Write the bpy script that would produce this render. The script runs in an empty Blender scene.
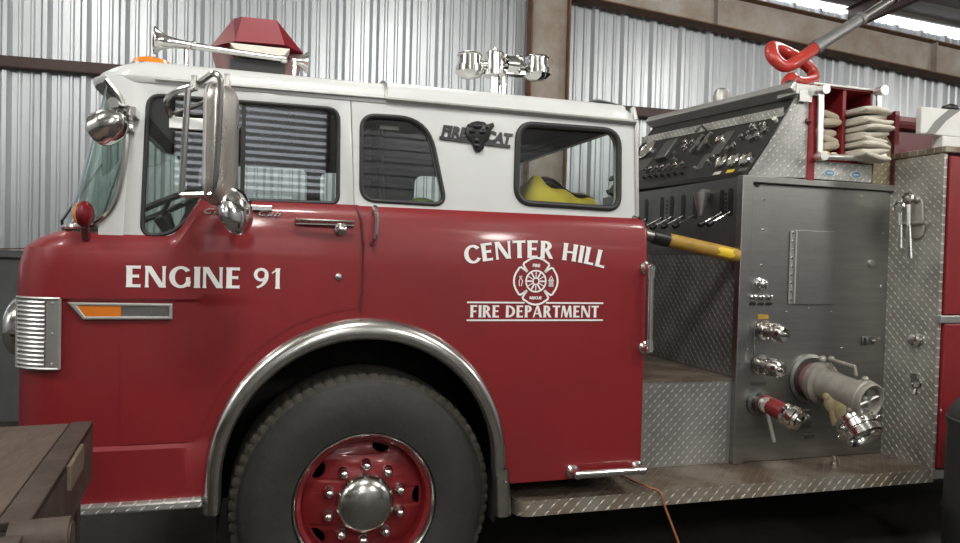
import bpy, bmesh, math, random
from mathutils import Vector, Matrix
random.seed(7)
PI = math.pi
V = Vector
scene = bpy.context.scene
col = scene.collection

# ------------------------------------------------------------------ camera
YAW, PITCH, ROLL, FPX = .294976, -.021656, .026443, 713.7
fw = V((math.sin(YAW)*math.cos(PITCH), math.cos(YAW)*math.cos(PITCH), math.sin(PITCH)))
rt = V((math.cos(YAW), -math.sin(YAW), 0)); up = rt.cross(fw)
r2 = math.cos(ROLL)*rt + math.sin(ROLL)*up
u2 = -math.sin(ROLL)*rt + math.cos(ROLL)*up
cam = bpy.data.cameras.new('camera'); cam.sensor_width = 36; cam.lens = FPX/960*36; cam.clip_start = .05
co = bpy.data.objects.new('camera', cam); col.objects.link(co)
co.matrix_world = Matrix(((r2.x, u2.x, -fw.x, 0), (r2.y, u2.y, -fw.y, -2.9), (r2.z, u2.z, -fw.z, 1.56), (0, 0, 0, 1)))
scene.camera = co

# ------------------------------------------------------------------ colour management, sky, lamps' settings
vs = scene.view_settings
scene.display_settings.display_device = 'sRGB'
vs.view_transform = 'Standard'; vs.look = 'None'; vs.gamma = 1; vs.use_curve_mapping = False
vs.exposure = 0.0
world = bpy.data.worlds.new('world'); scene.world = world; world.use_nodes = True
wn = world.node_tree.nodes; wn['Background'].inputs[0].default_value = (.93, .97, 1, 1); wn['Background'].inputs[1].default_value = 4.0
LAMP_W = 190.0          # watts of one fluorescent fitting
FLOOR_Z = -.02

# building frame: the gable wall is turned 5.8 degrees from the engine
AL = math.radians(5.8)
WD = V((math.cos(AL), -math.sin(AL), 0)); WN = V((math.sin(AL), math.cos(AL), 0))
WALL_N = 4.1055
def B(s, n, z): return WD*s + WN*n + V((0, 0, z))
def roof_z(s):
    return 4.43 - .083*(s-5.0) if s > -2.5 else 5.0525 + .083*(s+2.5)
def wall_top(s):
    return 4.375 - .1*(s-5.0) if s > -2.5 else 5.0 + .083*(s+2.5)

def tube_light(name, s, n, z, power, colr):
    l = bpy.data.lights.new(name, 'POINT'); l.shadow_soft_size = .22; l.energy = power; l.color = colr
    o = bpy.data.objects.new(name, l); col.objects.link(o); o.location = B(s, n, z); return o
LAMP_SPOTS = [(-6.0, -1.9, 1.), (-3.0, -1.9, 1.), (.4, -1.9, 1.), (3.8, -1.9, 1.), (7.2, -1.9, 1.), (-2.6, 1.7, .22), (.9, 1.7, .22), (4.4, 1.7, .22), (7.9, 1.7, .22), (.4, -6.0, .9), (3.8, -6.0, .9)]

# ------------------------------------------------------------------ materials
def new_mat(name):
    m = bpy.data.materials.new(name); m.use_nodes = True
    nt = m.node_tree; return m, nt, nt.nodes['Principled BSDF']
def setp(b, **k):
    names = dict(base='Base Color', metal='Metallic', rough='Roughness', coat='Coat Weight', coat_r='Coat Roughness', spec='Specular IOR Level', trans='Transmission Weight', ior='IOR', emit='Emission Color', emit_s='Emission Strength', alpha='Alpha')
    for a, v in k.items():
        i = b.inputs[names[a]]
        i.default_value = (*v, 1) if a in ('base', 'emit') else v
def mat(name, base, rough=.5, metal=0., noise=0., nscale=6., bump=0., bscale=40., dark=None, stretch=None, **k):
    m, nt, b = new_mat(name); N, L = nt.nodes, nt.links
    setp(b, base=base, rough=rough, metal=metal, **k)
    tc = N.new('ShaderNodeTexCoord'); src = tc.outputs['Object']
    if stretch:
        mp = N.new('ShaderNodeMapping'); mp.inputs['Scale'].default_value = stretch; L.new(src, mp.inputs[0]); src = mp.outputs[0]
    if noise or dark:
        n = N.new('ShaderNodeTexNoise'); n.inputs['Scale'].default_value = nscale; n.inputs['Detail'].default_value = 6; n.inputs['Roughness'].default_value = .65
        L.new(src, n.inputs['Vector'])
        r = N.new('ShaderNodeValToRGB'); r.color_ramp.elements[0].position = .35; r.color_ramp.elements[1].position = .68
        d = dark or tuple(c*(1-noise) for c in base)
        r.color_ramp.elements[0].color = (*d, 1); r.color_ramp.elements[1].color = (*base, 1)
        L.new(n.outputs['Fac'], r.inputs[0]); L.new(r.outputs[0], b.inputs['Base Color'])
        mr = N.new('ShaderNodeMapRange'); mr.inputs[3].default_value = min(1, rough+.12); mr.inputs[4].default_value = max(.02, rough-.06)
        L.new(n.outputs['Fac'], mr.inputs[0]); L.new(mr.outputs[0], b.inputs['Roughness'])
    if bump:
        n2 = N.new('ShaderNodeTexNoise'); n2.inputs['Scale'].default_value = bscale; n2.inputs['Detail'].default_value = 4
        L.new(src, n2.inputs['Vector'])
        bp = N.new('ShaderNodeBump'); bp.inputs['Strength'].default_value = bump; bp.inputs['Distance'].default_value = .01
        L.new(n2.outputs['Fac'], bp.inputs['Height']); L.new(bp.outputs[0], b.inputs['Normal'])
    return m
def tread_mat(name, axes, base, rough=.38, pitch=.025, metal=.55, dirt=None, loz_mix=.85):
    """aluminium chequer plate: staggered raised lozenges, all leaning one way (relief, and a paler worn colour on the lozenges)"""
    m, nt, b = new_mat(name); N, L = nt.nodes, nt.links
    setp(b, base=base, rough=rough, metal=metal)
    tc = N.new('ShaderNodeTexCoord'); sep = N.new('ShaderNodeSeparateXYZ'); L.new(tc.outputs['Object'], sep.inputs[0])
    def mth(op, a, b_=None):
        n = N.new('ShaderNodeMath'); n.operation = op
        for i, x in enumerate((a, b_)):
            if x is None: continue
            if isinstance(x, (int, float)): n.inputs[i].default_value = x
            else: L.new(x, n.inputs[i])
        return n.outputs[0]
    u = mth('DIVIDE', sep.outputs[axes[0]], pitch); v = mth('DIVIDE', sep.outputs[axes[1]], pitch)
    fu, fv = mth('FLOOR', u), mth('FLOOR', v)
    par = mth('MODULO', mth('ABSOLUTE', mth('ADD', fu, fv)), 2)
    a = mth('SUBTRACT', mth('SUBTRACT', u, fu), .5); c = mth('SUBTRACT', mth('SUBTRACT', v, fv), .5)
    d = mth('ABSOLUTE', mth('ADD', a, c)); e = mth('ABSOLUTE', mth('SUBTRACT', a, c))
    def loz(p, q): return mth('MAXIMUM', mth('SUBTRACT', 1, mth('ADD', mth('DIVIDE', p, .98), mth('DIVIDE', q, .30))), 0)
    h = mth('MULTIPLY', loz(d, e), mth('SUBTRACT', 1, par))
    h = mth('MINIMUM', mth('MULTIPLY', h, 2.5), 1)
    bp = N.new('ShaderNodeBump'); bp.inputs['Strength'].default_value = .9; bp.inputs['Distance'].default_value = .004
    L.new(h, bp.inputs['Height']); L.new(bp.outputs[0], b.inputs['Normal'])
    n = N.new('ShaderNodeTexNoise'); n.inputs['Scale'].default_value = 5; n.inputs['Detail'].default_value = 7
    L.new(tc.outputs['Object'], n.inputs['Vector'])
    r = N.new('ShaderNodeValToRGB'); r.color_ramp.elements[0].position = .38; r.color_ramp.elements[1].position = .62
    dk = dirt or tuple(x*.7 for x in base)
    r.color_ramp.elements[0].color = (*dk, 1); r.color_ramp.elements[1].color = (*base, 1)
    L.new(n.outputs['Fac'], r.inputs[0])
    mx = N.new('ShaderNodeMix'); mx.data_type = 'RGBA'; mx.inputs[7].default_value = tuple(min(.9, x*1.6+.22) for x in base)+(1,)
    L.new(r.outputs[0], mx.inputs[6]); L.new(mth('MULTIPLY', h, loz_mix), mx.inputs[0]); L.new(mx.outputs[2], b.inputs['Base Color'])
    return m
def glass_mat(name, tint, ior=1.45, boost=1.0):
    m = bpy.data.materials.new(name); m.use_nodes = True; nt = m.node_tree; N, L = nt.nodes, nt.links
    for n in list(N): N.remove(n)
    out = N.new('ShaderNodeOutputMaterial'); t = N.new('ShaderNodeBsdfTransparent'); t.inputs[0].default_value = (*tint, 1)
    g = N.new('ShaderNodeBsdfGlossy'); g.inputs['Roughness'].default_value = .02; g.inputs[0].default_value = (.95, .97, 1, 1)
    lw = N.new('ShaderNodeLayerWeight'); lw.inputs[0].default_value = .5
    pw = N.new('ShaderNodeMath'); pw.operation = 'POWER'; pw.inputs[1].default_value = 4.0; L.new(lw.outputs['Facing'], pw.inputs[0])
    mu = N.new('ShaderNodeMath'); mu.operation = 'MULTIPLY_ADD'; mu.inputs[1].default_value = .9; mu.inputs[2].default_value = .075*boost; L.new(pw.outputs[0], mu.inputs[0])
    mx = N.new('ShaderNodeMixShader'); L.new(mu.outputs[0], mx.inputs[0]); L.new(t.outputs[0], mx.inputs[1]); L.new(g.outputs[0], mx.inputs[2]); L.new(mx.outputs[0], out.inputs[0])
    return m
def emit_mat(name, c, s):
    m, nt, b = new_mat(name); setp(b, base=c, emit=c, emit_s=s); return m

M = {}
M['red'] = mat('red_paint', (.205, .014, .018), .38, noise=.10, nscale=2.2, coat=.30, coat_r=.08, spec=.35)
M['red_dark'] = mat('red_paint_darkened', (.105, .012, .014), .45, noise=.25, nscale=4, coat=.2, coat_r=.2)  # red darkened to paint in the shade on hose bed and post
M['white'] = mat('white_paint', (.58, .60, .60), .36, noise=.05, nscale=2.5, coat=.4, coat_r=.1)
M['chrome'] = mat('chrome', (.80, .79, .77), .09, 1., noise=.08, nscale=9)
M['chrome_worn'] = mat('worn_chrome', (.70, .68, .65), .17, 1., noise=.3, nscale=14)
M['steel'] = mat('brushed_stainless', (.41, .41, .395), .33, 1., noise=.16, nscale=3, bump=.05, bscale=60, stretch=(1, 1, 12))
M['steel_dark'] = mat('dull_dark_stainless', (.27, .27, .26), .38, 1., noise=.22, nscale=3)
M['alu'] = mat('dull_aluminium', (.52, .52, .50), .42, .9, noise=.2, nscale=8)
M['alu_bright'] = mat('polished_aluminium', (.80, .80, .78), .30, .85)
M['mirror_shell'] = mat('scuffed_stainless_shell', (.66, .62, .58), .26, .9, noise=.15, nscale=6)
M['rubber'] = mat('black_rubber', (.018, .018, .019), .55)
M['black'] = mat('black_plastic', (.012, .012, .013), .38)
M['panel_black'] = mat('black_panel', (.022, .021, .019), .36, noise=.3, nscale=7)
M['interior'] = mat('dark_cab_lining', (.035, .035, .036), .7, noise=.25)
M['vinyl'] = mat('dark_seat_vinyl', (.03, .03, .033), .45)
M['tyre'] = mat('tyre_rubber', (.030, .030, .028), .62, noise=.3, nscale=9, bump=.15)
M['tyre_tread'] = mat('dusty_tyre_tread', (.075, .068, .055), .85, noise=.45, nscale=30, bump=.35, bscale=60)
M['amber'] = mat('amber_lens', (.70, .20, .015), .25, coat=.2)
M['amber_dull'] = mat('amber_reflector', (.62, .17, .012), .3)
M['red_lens'] = mat('red_lens', (.17, .008, .014), .34, spec=.25)
M['red_lens_light'] = mat('red_lens_end_facet', (.24, .028, .038), .38, spec=.3)
M['cream'] = mat('cream_plastic', (.62, .60, .52), .4)
M['letter'] = mat('white_vinyl_lettering', (.82, .83, .82), .4)
M['yellow_paint'] = mat('worn_yellow_paint', (.43, .26, .04), .5, noise=.35, nscale=9)
M['yellow_bright'] = mat('bright_yellow', (.72, .50, .03), .45)
M['valve_red'] = mat('valve_red_paint', (.22, .018, .022), .38, noise=.3, nscale=20)
M['faded_red'] = mat('faded_red_paint', (.27, .12, .11), .6, noise=.4, nscale=12)
M['pipe_grey'] = mat('weathered_cast_aluminium', (.36, .34, .30), .52, .45, noise=.3, nscale=16, bump=.1)
M['pipe_tan'] = mat('stained_cast_metal', (.40, .33, .19), .6, .2, noise=.35, nscale=14)
M['hose_white'] = mat('white_canvas_hose', (.58, .54, .46), .85, noise=.18, nscale=18, bump=.3, bscale=160)
M['hose_tan'] = mat('tan_canvas_hose', (.46, .40, .31), .85, noise=.3, nscale=12, bump=.3, bscale=160)
M['hose_yellow'] = mat('yellow_hose_end', (.62, .42, .06), .7)
M['red_hose'] = mat('red_rubber_hose', (.42, .035, .025), .32, noise=.15, nscale=14, coat=.3)
M['galv'] = mat('galvanised_pipe', (.25, .255, .25), .42, .6, noise=.2, nscale=20)
M['rust_steel'] = mat('rust_stained_steel', (.34, .315, .28), .6, .15, noise=.2, dark=(.225, .18, .14), nscale=2.8, bump=.1)
M['rust'] = mat('rusty_steel', (.17, .085, .045), .7, .15, noise=.4, nscale=9, bump=.15)
M['oxide'] = mat('red_oxide_primer_steel', (.060, .032, .028), .55, .1, noise=.3, nscale=4)
M['wall_sheet'] = mat('galvalume_sheet', (.47, .495, .52), .36, .58, noise=.16, nscale=1.6, stretch=(3, 3, .35))
M['wall_low'] = mat('dark_grey_wainscot', (.115, .12, .12), .7, noise=.3, nscale=2.2)
M['roof_sheet'] = mat('underside_of_roof_sheet', (.34, .345, .33), .45, .5, noise=.25, nscale=1.2)
M['door_slat'] = mat('ribbed_roll_door', (.42, .43, .44), .5, .3)
M['wall_mid'] = mat('grey_front_wall', (.24, .24, .24), .7, noise=.2, nscale=1.5)
M['wall_plain'] = mat('plain_building_sheet', (.40, .42, .43), .6, .3, noise=.1, nscale=1.2)
M['floor'] = mat('oil_stained_concrete', (.060, .054, .047), .75, noise=.55, nscale=1.6, bump=.2, bscale=20)
M['deck_wood'] = mat('grimy_brown_planks', (.10, .068, .050), .75, noise=.4, nscale=5, bump=.25, bscale=25, stretch=(6, 1, 1))
M['deck_steel'] = mat('grimy_brown_steel', (.085, .062, .048), .55, .3, noise=.45, nscale=9, bump=.15)
M['deck_block'] = mat('pale_brown_block', (.16, .12, .085), .75, noise=.3, nscale=20)
M['drum'] = mat('black_drum_plastic', (.025, .026, .027), .45, noise=.3, nscale=6)
M['white_plastic'] = mat('white_plastic', (.62, .62, .60), .5, noise=.1, nscale=10)
M['band'] = mat('grey_band', (.20, .20, .19), .7)
M['coat'] = mat('yellow_turnout_fabric', (.66, .50, .045), .75, noise=.22, nscale=8, bump=.25, bscale=30)
M['coat_tan'] = mat('tan_corduroy_collar', (.30, .22, .13), .85, noise=.3, nscale=20)
M['lime'] = mat('lime_shell', (.42, .50, .06), .4)
M['orange_cord'] = mat('faded_orange_cord', (.34, .13, .055), .55)
M['label_blue'] = mat('blue_oval_label', (.10, .22, .34), .35)
M['label_pale'] = mat('pale_label', (.6, .62, .6), .4)
M['white_label'] = mat('white_tag', (.60, .58, .50), .5)
M['black_badge'] = mat('black_badge', (.02, .02, .022), .3, .3)
M['chassis'] = mat('dirty_black_chassis', (.02, .018, .016), .7, noise=.4)
M['glass'] = glass_mat('window_glass', (.80, .86, .84))
M['glass_green'] = glass_mat('windshield_glass', (.72, .84, .79))
M['gauge_face'] = mat('gauge_face', (.24, .23, .19), .4)
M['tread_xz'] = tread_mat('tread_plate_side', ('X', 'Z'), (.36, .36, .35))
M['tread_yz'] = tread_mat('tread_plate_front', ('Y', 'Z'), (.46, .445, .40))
M['tread_dark_yz'] = tread_mat('dull_tread_plate_front', ('Y', 'Z'), (.20, .20, .195), rough=.5, loz_mix=.28)
M['tread_xy'] = tread_mat('tread_plate_top', ('X', 'Y'), (.27, .235, .19), rough=.5, dirt=(.15, .105, .07), loz_mix=.2)
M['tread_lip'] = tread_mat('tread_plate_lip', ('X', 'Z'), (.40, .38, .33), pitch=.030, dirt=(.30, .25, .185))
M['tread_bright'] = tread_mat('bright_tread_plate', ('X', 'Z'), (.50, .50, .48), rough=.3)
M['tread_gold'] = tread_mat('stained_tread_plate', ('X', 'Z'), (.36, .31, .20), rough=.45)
M['lampglow'] = emit_mat('fluorescent_tube', (1, .97, .90), 9.0)
M['fitting'] = mat('white_lamp_fitting', (.7, .7, .68), .5)

# ------------------------------------------------------------------ mesh builder
class MB:
    def __init__(s): s.v = []; s.f = []; s.mi = []; s.sm = []
    def add(s, vs_, fs, m=0, smooth=False):
        o = len(s.v); s.v += [tuple(p) for p in vs_]
        for f in fs: s.f.append([i+o for i in f]); s.mi.append(m); s.sm.append(smooth)
        return s
    def mesh(s, me, m=0, smooth=False, fn=None):
        vs_ = [fn(p.co) if fn else p.co for p in me.vertices]
        return s.add(vs_, [list(p.vertices) for p in me.polygons], m, smooth)
    def box(s, x0, x1, y0, y1, z0, z1, m=0, fr=None):
        p = [(x, y, z) for x in (x0, x1) for y in (y0, y1) for z in (z0, z1)]
        if fr: p = [fr(*q) for q in p]
        return s.add(p, [(0, 1, 3, 2), (4, 6, 7, 5), (0, 4, 5, 1), (2, 3, 7, 6), (0, 2, 6, 4), (1, 5, 7, 3)], m)
    def tube(s, pts, r, n=8, m=0, closed=False, smooth=True, flat=1.0):
        pts = [V(p) for p in pts]; k = len(pts); rs = r if isinstance(r, (list, tuple)) else [r]*k
        rings = []; prev = None
        for i in range(k):
            a = pts[(i-1) % k] if closed or i > 0 else pts[i]; b = pts[(i+1) % k] if closed or i < k-1 else pts[i]
            t = (b-a).normalized()
            if prev is None:
                q = V((0, 0, 1)) if abs(t.z) < .9 else V((1, 0, 0)); prev = t.cross(q).normalized()
            prev = (prev - t*prev.dot(t)).normalized(); w = t.cross(prev)
            rings.append([pts[i] + prev*(rs[i]*math.cos(2*PI*j/n)) + w*(rs[i]*flat*math.sin(2*PI*j/n)) for j in range(n)])
        vs_ = [p for g in rings for p in g]; fs = []
        for i in range(k if closed else k-1):
            for j in range(n):
                a, b = i*n+j, i*n+(j+1) % n; c, d = ((i+1) % k)*n+(j+1) % n, ((i+1) % k)*n+j
                fs.append((a, b, c, d))
        s.add(vs_, fs, m, smooth)
        if not closed:
            s.add(rings[0], [list(range(n))[::-1]], m); s.add(rings[-1], [list(range(n))], m)
        return s
    def cyl(s, a, b, r, n=16, m=0, r1=None): return s.tube([a, b], [r, r if r1 is None else r1], n, m)
    def lathe(s, prof, origin, axis, n=24, m=0, smooth=True, mats=None):
        """prof: list of (along, radius); closes on itself at radius 0"""
        o = V(origin); ax = V(axis).normalized(); q = V((0, 0, 1)) if abs(ax.z) < .9 else V((1, 0, 0))
        e1 = ax.cross(q).normalized(); e2 = ax.cross(e1)
        vs_ = [o + ax*a + (e1*math.cos(2*PI*j/n) + e2*math.sin(2*PI*j/n))*max(r, 1e-5) for a, r in prof for j in range(n)]
        for i in range(len(prof)-1):
            fs = [(i*n+j, i*n+(j+1) % n, (i+1)*n+(j+1) % n, (i+1)*n+j) for j in range(n)]
            mm = mats[i] if mats else m
            if i == 0: base = len(s.v); s.v += [tuple(p) for p in vs_]
            for f in fs: s.f.append([x+base for x in f]); s.mi.append(mm); s.sm.append(smooth)
        for k in (0, len(prof)-1):
            if prof[k][1] > 1e-4:
                s.f.append([base+k*n+j for j in (range(n) if k else range(n-1, -1, -1))]); s.mi.append(mats[min(k, len(prof)-2)] if mats else m); s.sm.append(False)
        return s
    def ball(s, c, r, m=0, n=14, k=8, sc=(1, 1, 1)):
        vs_ = []; fs = []
        for i in range(k+1):
            t = PI*i/k
            for j in range(n): vs_.append((c[0]+sc[0]*r*math.sin(t)*math.cos(2*PI*j/n), c[1]+sc[1]*r*math.sin(t)*math.sin(2*PI*j/n), c[2]+sc[2]*r*math.cos(t)))
        for i in range(k):
            for j in range(n): fs.append((i*n+j, (i+1)*n+j, (i+1)*n+(j+1) % n, i*n+(j+1) % n))
        return s.add(vs_, fs, m, True)
    def prism(s, poly, fn, d0, d1, m=0, smooth=False):
        """poly in (u, v); fn(u, v, d) -> world"""
        n = len(poly); vs_ = [fn(u, v, d0) for u, v in poly] + [fn(u, v, d1) for u, v in poly]
        return s.add(vs_, [list(range(n)), list(range(2*n-1, n-1, -1))] + [(i, i+n, (i+1) % n+n, (i+1) % n) for i in range(n)], m, smooth)
    def grid(s, rows, m=0, smooth=True, closed=False):
        nr, nc = len(rows), len(rows[0]); vs_ = [p for r in rows for p in r]; fs = []
        for i in range(nr-1):
            for j in range(nc if closed else nc-1):
                fs.append((i*nc+j, i*nc+(j+1) % nc, (i+1)*nc+(j+1) % nc, (i+1)*nc+j))
        return s.add(vs_, fs, m, smooth)
    def data(s, name, mats, angle=38):
        me = bpy.data.meshes.new(name); me.from_pydata(s.v, [], s.f)
        for m in (mats if isinstance(mats, (list, tuple)) else [mats]): me.materials.append(M[m])
        me.polygons.foreach_set('material_index', s.mi); me.polygons.foreach_set('use_smooth', s.sm)
        bm = bmesh.new(); bm.from_mesh(me); bmesh.ops.remove_doubles(bm, verts=bm.verts, dist=1e-6); bmesh.ops.recalc_face_normals(bm, faces=bm.faces); bm.to_mesh(me); bm.free()
        if any(s.sm): me.set_sharp_from_angle(angle=math.radians(angle))
        me.update(); return me
    def build(s, name, mats, parent=None, bevel=0, angle=38, seg=2):
        o = link(name, s.data(name, mats, angle), parent)
        if bevel:
            b = o.modifiers.new('bevel', 'BEVEL'); b.width = bevel; b.segments = seg; b.limit_method = 'ANGLE'; b.angle_limit = math.radians(50)
        return o
BASE = {}
def base_of(o): return BASE.get(o.name, V((0, 0, 0)))
def link(name, me, parent=None, loc=None):
    """meshes are written in world metres; loc only for shared meshes written around their own origin"""
    o = bpy.data.objects.new(name, me); col.objects.link(o)
    L = V(loc) if loc is not None else V((0, 0, 0))
    o.location = L; BASE[o.name] = L
    if parent is not None:
        o.parent = parent; o.matrix_parent_inverse = Matrix.Translation(-base_of(parent))
    return o
def tag(o, label=None, cat=None, group=None, kind=None):
    for k, v in (('label', label), ('category', cat), ('group', group), ('kind', kind)):
        if v: o[k] = v
    return o
def thing(name, label, cat, loc=(0, 0, 0), group=None):
    o = bpy.data.objects.new(name, None); col.objects.link(o); o.location = loc; BASE[o.name] = V(loc); o.empty_display_size = .1
    return tag(o, label, cat, group)
def struct(mb, name, mats, parent=None, **k):
    o = mb.build(name, mats, parent, **k)
    if parent is None: o['kind'] = 'structure'
    return o
def ss(t): t = max(0., min(1., t)); return t*t*(3-2*t)
def rpoly(pts, rad, n=6):
    """polygon with rounded corners; rad one number or one per corner"""
    out = []; k = len(pts); rs = rad if isinstance(rad, (list, tuple)) else [rad]*k
    for i in range(k):
        p, a, b = V(pts[i]), V(pts[i-1]), V(pts[(i+1) % k]); r = rs[i]
        if r <= 0: out.append((p.x, p.y)); continue
        d1, d2 = (a-p), (b-p); l = min(r, d1.length*.48, d2.length*.48); d1.normalize(); d2.normalize()
        for j in range(n+1):
            t = j/n; q = (p+d1*l)*(1-t)**2 + p*2*t*(1-t) + (p+d2*l)*t*t
            out.append((q.x, q.y))
    return out
def plate(outer, holes=(), thick=.04, bev=0.):
    """flat plate with holes: a filled 2-D curve turned into a mesh; (u, v, w) with w centred"""
    cu = bpy.data.curves.new('outline', 'CURVE'); cu.dimensions = '2D'; cu.fill_mode = 'BOTH'; cu.extrude = max(thick/2-bev, 0); cu.bevel_depth = bev; cu.bevel_resolution = 1
    for pl in (outer, *holes):
        sp = cu.splines.new('POLY'); sp.points.add(len(pl)-1); sp.use_cyclic_u = True
        for q, p in zip(sp.points, pl): q.co = (p[0], p[1], 0, 1)
    ob = bpy.data.objects.new('outline', cu); me = bpy.data.meshes.new_from_object(ob)
    bpy.data.objects.remove(ob); bpy.data.curves.remove(cu); return me
def text_mesh(body, size, extrude=.001, shear=0., bold=0., spacing=1.):
    cu = bpy.data.curves.new('txt', 'FONT'); cu.body = body; cu.size = size; cu.extrude = extrude; cu.shear = shear; cu.offset = bold; cu.align_x = 'CENTER'; cu.space_character = spacing; cu.resolution_u = 3
    ob = bpy.data.objects.new('txt', cu); me = bpy.data.meshes.new_from_object(ob)
    bpy.data.objects.remove(ob); bpy.data.curves.remove(cu); return me
def side(y): return lambda p: (p[0], y-p[2], p[1])          # (u, v, w) onto the plane Y = y
def interp(path, n):
    """smooth curve through points"""
    P = [V(p) for p in path]; out = []
    for i in range(len(P)-1):
        p0, p1, p2, p3 = P[max(i-1, 0)], P[i], P[i+1], P[min(i+2, len(P)-1)]
        for j in range(n):
            t = j/n
            out.append(.5*((2*p1)+(p2-p0)*t+(2*p0-5*p1+4*p2-p3)*t*t+(3*p1-p0-3*p2+p3)*t**3))
    out.append(P[-1]); return out

# ================================================================== THE BUILDING
# floor
mb = MB(); rows = []
for i in range(13): rows.append([tuple(B(-9+22*j/12, -20+24.4*i/12, FLOOR_Z)) for j in range(13)])
mb.grid(rows, smooth=False); struct(mb, 'floor', 'floor')
# back wall: dark lower wall, ribbed sheets above, each sheet one piece
mb = MB(); mb.box(-7, 11, WALL_N+.0, WALL_N+.18, FLOOR_Z, 1.50, fr=B); mb.box(-7, 11, WALL_N-.05, WALL_N, 1.44, 1.50, fr=B)
wall_back = struct(mb, 'wall_back', 'wall_low')
RIB = .3185
def sheet_profile():
    """one sheet, three ribs; (s, depth towards the room)"""
    p = []
    for k in range(3):
        o = k*RIB
        p += [(o-.048, 0), (o-.018, .042), (o+.018, .042), (o+.048, 0), (o+.090, 0), (o+.102, .014), (o+.118, .014), (o+.130, 0), (o+.188, 0), (o+.200, .014), (o+.216, .014), (o+.228, 0)]
    return p + [(3*RIB-.048, 0)]
S0 = 3.115-RIB*3*10
for k in range(20):
    s0 = S0+k*RIB*3
    if s0 > 11 or s0+RIB*3 < -7: continue
    prof = sheet_profile(); mb = MB(); a, b, c, d = [], [], [], []
    for s_, dep in prof:
        ztop = wall_top(s0+s_)
        a.append(tuple(B(s0+s_, WALL_N-dep-.003*(k % 2), 1.46))); b.append(tuple(B(s0+s_, WALL_N-dep-.003*(k % 2), ztop)))
        c.append(tuple(B(s0+s_, WALL_N-dep-.003*(k % 2)+.004, 1.46))); d.append(tuple(B(s0+s_, WALL_N-dep-.003*(k % 2)+.004, ztop)))
    mb.grid([a, b], smooth=False); mb.grid([b, d], smooth=False); mb.grid([d, c], smooth=False)
    mb.build('wall_sheet', 'wall_sheet', wall_back)
# other walls
mb = MB(); mb.box(-7.2, -7, -8, WALL_N+.18, FLOOR_Z, 5.0, fr=B); struct(mb, 'wall_left', 'wall_plain')
mb = MB(); mb.box(11, 11.2, -8, WALL_N+.18, FLOOR_Z, 4.0, fr=B); struct(mb, 'wall_right', 'wall_plain')
mb = MB()
for x0, x1, z0, z1 in ((-7, -.45, FLOOR_Z, 4.7), (1.75, 11, FLOOR_Z, 3.95), (1.75, 4, 3.95, 4.5), (-.45, 1.75, FLOOR_Z, 2.40), (-.45, 1.75, 3.85, 4.7)): mb.box(x0, x1, -8.15, -8, z0, z1, fr=B)
struct(mb, 'wall_front', 'wall_mid')
mb = MB()
for x in (-.45, 1.72): mb.box(x, x+.03, -8.15, -7.98, 2.40, 3.85, fr=B)
wn_ = struct(mb, 'stripe_louvre', 'oxide')  # added louvre opening; its sky slits shape the stripes mirrored in the cab glass
lo = MB(); lo.box(-.42, 1.72, -8.10, -8.08, 0, .058, fr=B); lom = lo.data('louvre_blade', 'door_slat')
for k in range(14): link('louvre_blade', lom, wn_, (0, 0, 2.40+.105*k))
mb = MB(); rows = []; z = FLOOR_Z
while z < 3.4:
    for dz, d in ((0, 0), (.02, .035), (.085, .035), (.105, 0)): rows.append([tuple(B(2.2, -7.98+d, z+dz)), tuple(B(5.6, -7.98+d, z+dz))])
    z += .20
mb.grid(rows, smooth=False); struct(mb, 'door_1', 'door_slat')
# ceiling: ribbed roof sheets, ribs down the slope, ridge at s = -2.5
mb = MB()
n = -8.3; prof = []
while n < WALL_N-.12:
    prof += [(n, 0), (n+.03, -.03), (n+.07, -.03), (n+.10, 0)]; n += .305
rows = [[tuple(B(s_, q, roof_z(s_)+dz)) for q, dz in prof] for s_ in (-7.2, -2.5, 3, 11.3)]
mb.grid(rows, smooth=False); struct(mb, 'ceiling', 'roof_sheet')
rb = lambda s_: 3.904-.1084*(s_-4.527)
# purlins under the roof, each a piece of steel of its own
for k, s_ in enumerate((4.15, 5.66, 7.17)):
    mb = MB(); z = roof_z(s_)-.03
    zb_ = rb(s_)+.35
    mb.box(s_-.003, s_+.003, -8, WALL_N-.06, zb_, z, fr=B); mb.box(s_, s_+.06, -8, WALL_N-.06, zb_-.001, zb_+.005, fr=B); mb.box(s_-.06, s_, -8, WALL_N-.06, z-.004, z, fr=B)
    o = mb.build('roof_purlin', 'oxide'); lab = ('brown roof purlin above the middle of the pump house', 'brown roof purlin running forward from the sloping rafter at top right', 'brown roof purlin above the rear body, beyond the right edge')[k]
    tag(o, lab, 'purlin', 'roof purlins')
# rafter: I-section, its web facing the room
r_n = WALL_N-.2
mb = MB()
def raf_box(n0, n1, d0, d1, m):
    p = []
    for s_ in (-2.4, 10.9):
        for q in (n0, n1):
            for d in (d0, d1): p.append(tuple(B(s_, q, rb(s_)+d)))
    mb.add(p, [(0, 1, 3, 2), (4, 6, 7, 5), (0, 4, 5, 1), (2, 3, 7, 6), (0, 2, 6, 4), (1, 5, 7, 3)], m)
raf_box(r_n-.006, r_n+.006, .01, .335, 0); raf_box(r_n-.09, r_n+.09, -.002, .010, 1); raf_box(r_n-.09, r_n+.09, .335, .347, 1)
for s_ in (1.0, 4.0, 6.6, 9.0):
    mb.box(s_, s_+.012, r_n-.08, r_n, rb(s_)+.011, rb(s_)+.334, 0, fr=B)
tag(mb.build('steel_rafter', ['rust_steel', 'rust']), 'rust-stained grey steel rafter beam sloping across the top right of the wall', 'beam')
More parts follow.
